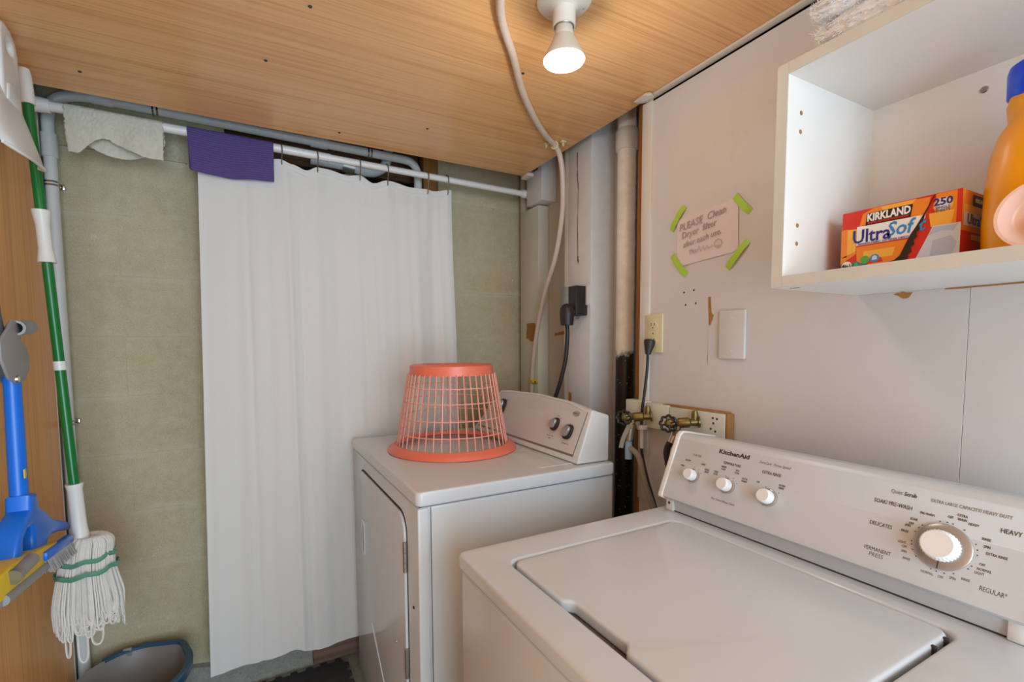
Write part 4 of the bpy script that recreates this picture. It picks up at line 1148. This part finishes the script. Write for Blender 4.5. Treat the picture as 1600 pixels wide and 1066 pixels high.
obj('sleeve', cyl(B(), (1.0245, 1.0298, 1.022), (1.0245, 1.0282, .965), .0055, seg=10), 'trim_paint', t)

# blank plate
t = thing('blank_plate', (1.057, .764, 1.235), 'white blank wall plate between the note and the shelf', 'plate')
obj('cover', plate(rrect(-.800, -.728, 1.234, 1.354, .004), (), .007, .0025, FRW), 'wall', t)
for z in (1.335, 1.254): obj('screw', lathe(B(), [(.0032, 0), (.0028, .0008)], FRW @ Vector((-.764, z, .007)), (-1, 0, 0), 10), 'trim_paint', t)

# handwritten note with four strips of tape
def note():
    cx, cz = -.848, 1.5535
    rot = math.radians(1.5)
    FN = FRW @ Matrix.Translation((cx, cz, .0008)) @ Matrix.Rotation(rot, 4, 'Z')
    bm = B(); nx, ny = 16, 12; g = []
    for j in range(ny+1):
        row = []
        for i in range(nx+1):
            u, v = i/nx*2-1, j/ny*2-1
            row.append(bm.verts.new(FN @ Vector((u*.0915, v*.064+.004*u, .0012+.0025*max(0, abs(u)-.75)*(1-abs(v))+.0008*math.sin(u*6)))))
        g.append(row)
    for j in range(ny):
        for i in range(nx): bm.faces.new((g[j][i], g[j][i+1], g[j+1][i+1], g[j+1][i]))
    nt = obj('paper_note', bm, 'paper', label='handwritten paper note taped to the white wall', cat='note', smooth=180)
    tb = B(); F3 = FN @ Matrix.Translation((0, 0, .0040))
    for s, x, y, z in (('PLEASE  Clean', -.012, .041, .026), ('Dryer  filter', -.022, .017, .024), ('after each use.', -.012, -.008, .022), ('Thx', -.040, -.036, .018)):
        addmesh(tb, text(s, z, F3, x, y, shear=.25, sx=.92, rot=math.radians(6)))
    sm = [(.038+.0105*math.cos(2*PI*k/20), -.031+.0105*math.sin(2*PI*k/20), 0) for k in range(21)]
    def line(pts, r=.0006):
        tube(tb, [F3 @ Vector((p[0], p[1], 0)) for p in pts], r, 4, 2, spline=len(pts) > 2)
    line(sm)
    line([(.033, -.034), (.038, -.0375), (.043, -.034)]); line([(.035, -.027), (.035, -.029)]); line([(.041, -.027), (.041, -.029)])
    line([(-.024, -.038), (-.018, -.026), (-.014, -.040), (-.006, -.028), (-.002, -.040), (.006, -.030), (.010, -.038), (.022, -.032)])
    obj('handwriting', tb, 'pencil', nt, smooth=False, kind='stuff')
    tapes = [((-.918, 1.643), (-.961, 1.586), 'upper left corner'), ((-.768, 1.629), (-.727, 1.581), 'upper right corner'), ((-.957, 1.519), (-.907, 1.458), 'lower left corner'), ((-.730, 1.516), (-.784, 1.457), 'lower right corner')]
    for (a, b, nm) in tapes:
        a, b = Vector((a[0], a[1], 0)), Vector((b[0], b[1], 0)); d = (b-a).normalized(); nrm = Vector((-d.y, d.x, 0))*.0085
        bm = B(); prev = None
        for k in range(9):
            p = a+(b-a)*k/8; s = min(1, k/2, (8-k)/2); h = .0006+.0048*min(1, s)
            row = [bm.verts.new(FRW @ (p+nrm+Vector((0, 0, h)))), bm.verts.new(FRW @ (p-nrm+Vector((0, 0, h))))]
            if prev: bm.faces.new((prev[0], row[0], row[1], prev[1]))
            prev = row
        obj('tape_strip', bm, 'tape', label='lime green tape strip on the '+nm+' of the note', cat='tape', group='green tape strips holding the note', smooth=180)
note()

# wall cabinet without doors
t = thing('wall_shelf', (.92, .05, 1.364), 'open white melamine wall cabinet above the washer', 'shelf')
CX0, CX1, CY0, CY1, CZ0, CZ1, TH = .786, 1.0585, -.40, .498, 1.364, 1.721, .018
obj('side', bx(CX0+.0006, CX1, CY1-TH, CY1, CZ0, CZ1), 'melamine', t)
obj('side', bx(CX0+.0006, CX1, CY0, CY0+TH, CZ0, CZ1), 'melamine', t)
obj('top', bx(CX0+.0006, CX1, CY0+TH, CY1-TH, CZ1-TH, CZ1), 'melamine', t)
obj('bottom', bx(CX0+.0006, CX1, CY0+TH, CY1-TH, CZ0, CZ0+TH), 'melamine', t)
obj('back', bx(1.050, CX1, CY0+TH, CY1-TH, CZ0+TH, CZ1-TH), 'melamine', t)
for a, b, c, d in ((CY1-TH, CY1, CZ0, CZ1), (CY0, CY0+TH, CZ0, CZ1), (CY0+TH+.0003, CY1-TH-.0003, CZ1-TH, CZ1), (CY0+TH+.0003, CY1-TH-.0003, CZ0, CZ0+TH)):
    obj('edge_band', bx(CX0-.0006, CX0+.0006, a, b, c, d), 'edge_band', t, smooth=False)
for z in (1.650, 1.620, 1.468, 1.438):
    obj('peg_hole', lathe(B(), [(.0038, 0), (.0034, .0005)], (.823, CY1-TH-.0001, z), (0, -1, 0), 12), 'peel_wood', t)
obj('screw', lathe(B(), [(.0055, 0), (.004, .002)], (1.050, .328, 1.671), (-1, 0, 0), 12), 'steel', t)
obj('scratch', bx(CX0+.03, CX0+.033, .47, .485, CZ0-.0004, CZ0), 'gap', t)

# dryer sheet carton
BX0, BX1, BY0, BY1, BZ0, BZ1 = .900, 1.012, .297, .450, 1.3825, 1.4885
t = thing('dryer_sheet_box', (.955, .373, BZ0), 'red and orange dryer sheet carton with torn front in the wall cabinet', 'box')
obj('carton', bx(BX0, BX1, BY0, BY1, BZ0, BZ1, bev=.001, seg=1), 'ink_red', t)
W, Hh = BY1-BY0, BZ1-BZ0
FBX = frame((BX0, BY1, BZ0), (0, -1, 0), (0, 0, 1)); INK = ['ink_red', 'ink_orange', 'ink_amber', 'ink_white', 'ink_navy', 'ink_sky', 'ink_dark', 'ink_teal', 'ink_green', 'ink_cloth', 'ink_cloth2', 'ink_deepred']
pr = B()
def P(mat, pts, h): poly(pr, FBX, [(s*W, q*Hh) for s, q in pts], h*.00012+.0002, INK.index('ink_'+mat))
def circ(mat, s, q, r, h, k=18): P(mat, [(s+r*math.cos(2*PI*i/k), q+r*W/Hh*math.sin(2*PI*i/k)) for i in range(k)], h)
P('red', [(.15, .75), (.75, .75), (.80, .99), (.15, .99)], 1)
P('orange', [(.17, .74), (.74, .74), (.77, .97), (.30, .99), (.20, .93)], 2)
P('amber', [(.38, .93), (.62, .93), (.66, .985), (.36, .985)], 3)
P('amber', [(.0, .30), (.145, .36), (.15, .72), (.0, .74)], 1); P('orange', [(.0, .30), (.06, .31), (.06, .74), (.0, .74)], 2)
P('orange', [(.0, .20), (.15, .34), (.145, .38), (.0, .30)], 2)
P('orange', [(.16, .14), (.56, .14), (.62, .44), (.15, .44)], 1); P('amber', [(.22, .22), (.48, .24), (.50, .36), (.22, .36)], 2)
P('red', [(.20, .16), (.40, .17), (.38, .24), (.22, .24)], 3)
P('white', [(.15, .46), (.62, .46), (.735, .70), (.735, .74), (.15, .75)], 3)
P('orange', [(.80, .56), (1.0, .56), (1.0, .99), (.81, .99)], 1); P('amber', [(.78, .55), (.93, .56), (.95, .74), (.76, .74)], 2)
P('red', [(.965, .56), (1.0, .56), (1.0, .99), (.965, .99)], 2)
circ('amber', .865, .83, .075, 3); circ('white', .865, .84, .058, 4)
P('cloth2', [(.795, .56), (1.0, .555), (1.0, .08), (.66, .10), (.72, .30)], 3); P('cloth', [(.80, .545), (.985, .54), (.95, .46), (.86, .48), (.76, .44)], 4); P('cloth', [(.80, .36), (.93, .40), (.98, .30), (.95, .14), (.78, .12)], 4)
P('dark', [(.228, .745), (.618, .745), (.632, .925), (.240, .925)], 5); P('deepred', [(.25, .765), (.60, .765), (.605, .79), (.25, .79)], 6)
tear = [(.80, .995), (.785, .95), (.77, .90), (.745, .82), (.70, .69), (.66, .58), (.625, .50), (.585, .36), (.545, .22), (.50, .165), (.40, .13), (.29, .09), (.30, .06), (.45, .07), (.585, .075), (.595, .13), (.615, .17), (.61, .22), (.64, .25), (.632, .31), (.66, .35), (.652, .41), (.68, .45), (.672, .51), (.70, .55), (.69, .61), (.72, .66), (.735, .74), (.76, .83), (.785, .92), (.805, .985)]
P('dark', tear, 8)
circ('white', .063, .165, .052, 5); circ('teal', .155, .155, .046, 5); circ('green', .235, .23, .042, 6); circ('teal', .235, .13, .035, 5); circ('sky', .325, .235, .042, 5)
P('cloth2', [(.30, .21), (.35, .21), (.345, .26), (.325, .28), (.305, .26)], 7); P('green', [(.13, .15), (.18, .15), (.165, .20), (.145, .20)], 7)
obj('front_print', pr, INK, t, smooth=False)
def carton_text(s, size, pu, q, ink, h, **k):
    b = B(); addmesh(b, text(s, size, FBX @ Matrix.Translation((0, 0, h*.00012+.0002)), pu*W, q*Hh, **k)); obj('lettering', b, ink, t, smooth=False, kind='stuff')
carton_text('KIRKLAND', .0165, .43, .852, 'ink_white', 7, bold=.0006, sx=.72)
carton_text('Ultra', .030, .285, .585, 'ink_navy', 5, bold=.0005, sx=.86)
carton_text('Sof t', .030, .575, .615, 'ink_sky', 5, shear=.2, bold=.0005, sx=.86)
carton_text('PREMIUM FABRIC SOFTENER SHEETS', .0042, .39, .475, 'ink_navy', 5)
carton_text('250', .0145, .865, .87, 'ink_navy', 6, bold=.0004)
carton_text('SINGLE', .0052, .865, .795, 'ink_navy', 6); carton_text('SHEETS', .0052, .865, .755, 'ink_navy', 6)
carton_text('FRESH SCENT', .0070, .74, .105, 'ink_navy', 9, bold=.0001); carton_text('4in1', .0085, .063, .165, 'ink_dark', 7, bold=.0002)
FBS = frame((BX0, BY0, BZ0), (1, 0, 0), (0, 0, 1)); D = BX1-BX0
sd = B()
def S(mat, pts, h): poly(sd, FBS, [(s*D, q*Hh) for s, q in pts], h*.00012+.0002, INK.index('ink_'+mat))
S('orange', [(.0, .45), (1, .45), (1, .99), (0, .99)], 1); S('amber', [(.05, .52), (.95, .52), (.95, .82), (.05, .80)], 2)
S('cloth2', [(.06, .52), (.95, .52), (.95, .70), (.06, .70)], 3); S('dark', [(.30, .80), (.72, .80), (.72, .95), (.30, .95)], 4); S('amber', [(.3, .34), (.7, .34), (.7, .42), (.3, .42)], 3)
obj('side_print', sd, INK, t, smooth=False)
b = B(); addmesh(b, text('UltraSoft', .021, FBS @ Matrix.Translation((0, 0, .0007)), .5*D, .61*Hh)); obj('lettering', b, 'ink_navy', t, smooth=False, kind='stuff')
b = B(); addmesh(b, text('KIRKLAND', .0080, FBS @ Matrix.Translation((0, 0, .0009)), .51*D, .875*Hh, bold=.0002, sx=.8)); obj('lettering', b, 'ink_white', t, smooth=False, kind='stuff')

# detergent jug and its measuring cup
t = thing('detergent_jug', (.945, .175, 1.3825), 'orange detergent jug with blue cap beside the carton in the wall cabinet', 'jug')
jb = B(); rings = []
for z, a, b_, cy in ((0, .093, .046, .178), (.004, .101, .053, .178), (.012, .105, .056, .178), (.05, .106, .057, .178), (.10, .1045, .057, .178), (.145, .100, .055, .178), (.168, .092, .051, .180), (.184, .074, .045, .192), (.198, .054, .038, .214), (.207, .034, .030, .235), (.212, .0285, .028, .238), (.222, .0285, .028, .238)):
    ring = []
    for k in range(40):
        a0 = 2*PI*k/40; c, s = math.cos(a0), math.sin(a0); p = .55 if z < .17 else .75
        ring.append(jb.verts.new((.945+math.copysign(abs(s)**p, s)*b_, cy+math.copysign(abs(c)**p, c)*a, 1.3825+z)))
    rings.append(ring)
for a, b_ in zip(rings, rings[1:]):
    for k in range(40): jb.faces.new((a[k], a[(k+1) % 40], b_[(k+1) % 40], b_[k]))
jb.faces.new(rings[0][::-1]); jb.faces.new(rings[-1])
obj('body', jb, 'jug', t, smooth=60)
obj('handle', tube(B(), [(.945, .165, 1.566), (.945, .135, 1.585), (.945, .095, 1.575), (.945, .075, 1.53), (.945, .078, 1.48)], .014, 12, 6), 'jug', t)
cp = lathe(B(), [(.030, 0), (.0325, .003), (.033, .034), (.031, .042), (.024, .047)], (.945, .238, 1.5985), (0, 0, 1), 30)
obj('cap', cp, 'blue_cap', t)
obj('pour_ring', lathe(B(), [(.0305, 0), (.0305, .006), (.029, .008)], (.945, .238, 1.591), (0, 0, 1), 30), 'jug', t)
t2 = thing('measuring_cup', (.872, .210, 1.384), 'translucent pink measuring cup leaning on the front of the orange jug', 'cup')
cpb = lathe(B(), [(.002, .001), (.030, .0), (.034, .004), (.040, .022), (.0425, .024), (.0425, .026), (.039, .0255), (.032, .006), (.028, .003), (.002, .004)], (.8865, .210, 1.4270), (-1, 0, .04), 36, caps=False)
obj('cup', cpb, 'pink_cup', t2)
cpl = lathe(B(), [(.020, .0), (.018, .003), (.012, .012), (.005, .013)], (.883, .206, 1.419), (-1, 0, .04), 20)
obj('cup_boss', cpl, 'ink_cloth2', t2)

# fluffy towel on the cabinet
def towel():
    bm = B()
    def slab(x0, x1, y0, y1, z0, z1):
        tt = B(); bmesh.ops.create_cube(tt, size=1); bmesh.ops.subdivide_edges(tt, edges=tt.edges[:], cuts=9, use_grid_fill=True)
        for v in tt.verts:
            c = v.co*2; q = Vector(c)
            n = math.sqrt(max(c.y*c.y, 1e-9)); 
            r = 1-.14*(abs(c.z)**2)*(abs(c.y)**6)-.05*(abs(c.z)**2)*(abs(c.x)**6)
            v.co = Vector(((x0+x1)/2+c.x*(x1-x0)/2*(1-.07*abs(c.z)**2*abs(c.x)**4), (y0+y1)/2+c.y*(y1-y0)/2*(1-.05*abs(c.z)**2*abs(c.y)**4), (z0+z1)/2+c.z*(z1-z0)/2*(1-.35*abs(c.y)**8-.25*abs(c.x)**8)))
            v.co += Vector((random.uniform(-1, 1), random.uniform(-1, 1), random.uniform(-.5, 1)))*.0019
        return join(bm, tt)
    return slab
slab = towel()
t = thing('bath_towel', (.90, .27, 1.7215), 'fluffy white bath towel folded on top of the wall cabinet', 'towel')
def layer(x0, x1, y0, y1, z0, z1, nm):
    global slab
    slab = towel(); bm = slab(x0, x1, y0, y1, z0, z1)
    me = bpy.data.meshes.new('t'); bm.to_mesh(me)
    o = obj(nm, bm, 'terry', t, smooth=180)
    pb = B(); me.calc_loop_triangles()
    tris = [tr for tr in me.loop_triangles]; ar = [tr.area for tr in tris]
    for tr in random.choices(tris, ar, k=15000):
        a, b, c = (me.vertices[i].co for i in tr.vertices); r1, r2 = random.random(), random.random()
        if r1+r2 > 1: r1, r2 = 1-r1, 1-r2
        p = a+(b-a)*r1+(c-a)*r2
        if p.z < 1.7235: continue
        d = (tr.normal+Vector((random.uniform(-.7, .7), random.uniform(-.7, .7), random.uniform(-.7, .7)))).normalized()
        s = d.orthogonal().normalized()*.0008; L = random.uniform(.005, .0105)
        q = p+d*L
        if q.z < 1.7215: continue
        pb.faces.new((pb.verts.new(p-s), pb.verts.new(p+s), pb.verts.new(q+s*.5), pb.verts.new(q-s*.5)))
    obj('pile', pb, 'terry', o, smooth=False, kind='stuff'); bpy.data.meshes.remove(me)
layer(.800, 1.03, .10, .450, 1.7225, 1.772, 'fold')
layer(.796, 1.02, .095, .458, 1.758, 1.812, 'fold')
layer(.802, 1.02, .10, .450, 1.798, 1.848, 'fold')

# ================================================================ CEILING LAMP
t = thing('ceiling_lamp', (.610, .842, 1.98), 'white porcelain ceiling lampholder with a glowing reflector bulb', 'lamp')
LC = (.606, .842)
hld = obj('holder', lathe(B(), [(.056, 0), (.056, .004), (.050, .010), (.030, .014), (.024, .020), (.0235, .051), (.021, .053)], (LC[0], LC[1], 1.9798), (0, 0, -1), 40), 'porcelain', t)
for dx in (-.038, .038): obj('screw', lathe(B(), [(.004, 0), (.003, .002)], (LC[0]+dx, LC[1]-.012, 1.9700), (0, 0, -1), 10), 'steel', hld)
bl = obj('bulb', lathe(B(), [(.0165, 0), (.0175, .004), (.0195, .022), (.0205, .030), (.0195, .032), (.0225, .042), (.0320, .070), (.0400, .092), (.0435, .104), (.0430, .108)], (LC[0], LC[1], 1.9345+.042-.0), (0, 0, -1), 36), 'frost', t) if False else obj('bulb', lathe(B(), [(.0165, 0), (.0175, .003), (.0195, .014), (.0205, .018), (.0200, .020), (.0235, .026), (.0325, .043), (.0400, .057), (.0430, .065), (.0428, .067)], (LC[0], LC[1], 1.9280), (0, 0, -1), 36), 'frost', t)
obj('bulb_collar', torus(B(), (LC[0], LC[1], 1.9270), (0, 0, 1), .0195, .0016, 32, 6), 'steel', bl)
obj('bulb_face', lathe(B(), [(.0428, 0), (.0410, .003), (.028, .0062), (.012, .0075), (.002, .0078)], (LC[0], LC[1], 1.8610), (0, 0, -1), 36), 'bulb_face', bl)
pl = bpy.data.lights.new('bulb_light', 'POINT'); pl.energy = 1.6; pl.color = (1, .96, .90); pl.shadow_soft_size = .03
po = bpy.data.objects.new('bulb_light', pl); COL.objects.link(po); po.location = (LC[0], LC[1], 1.815)
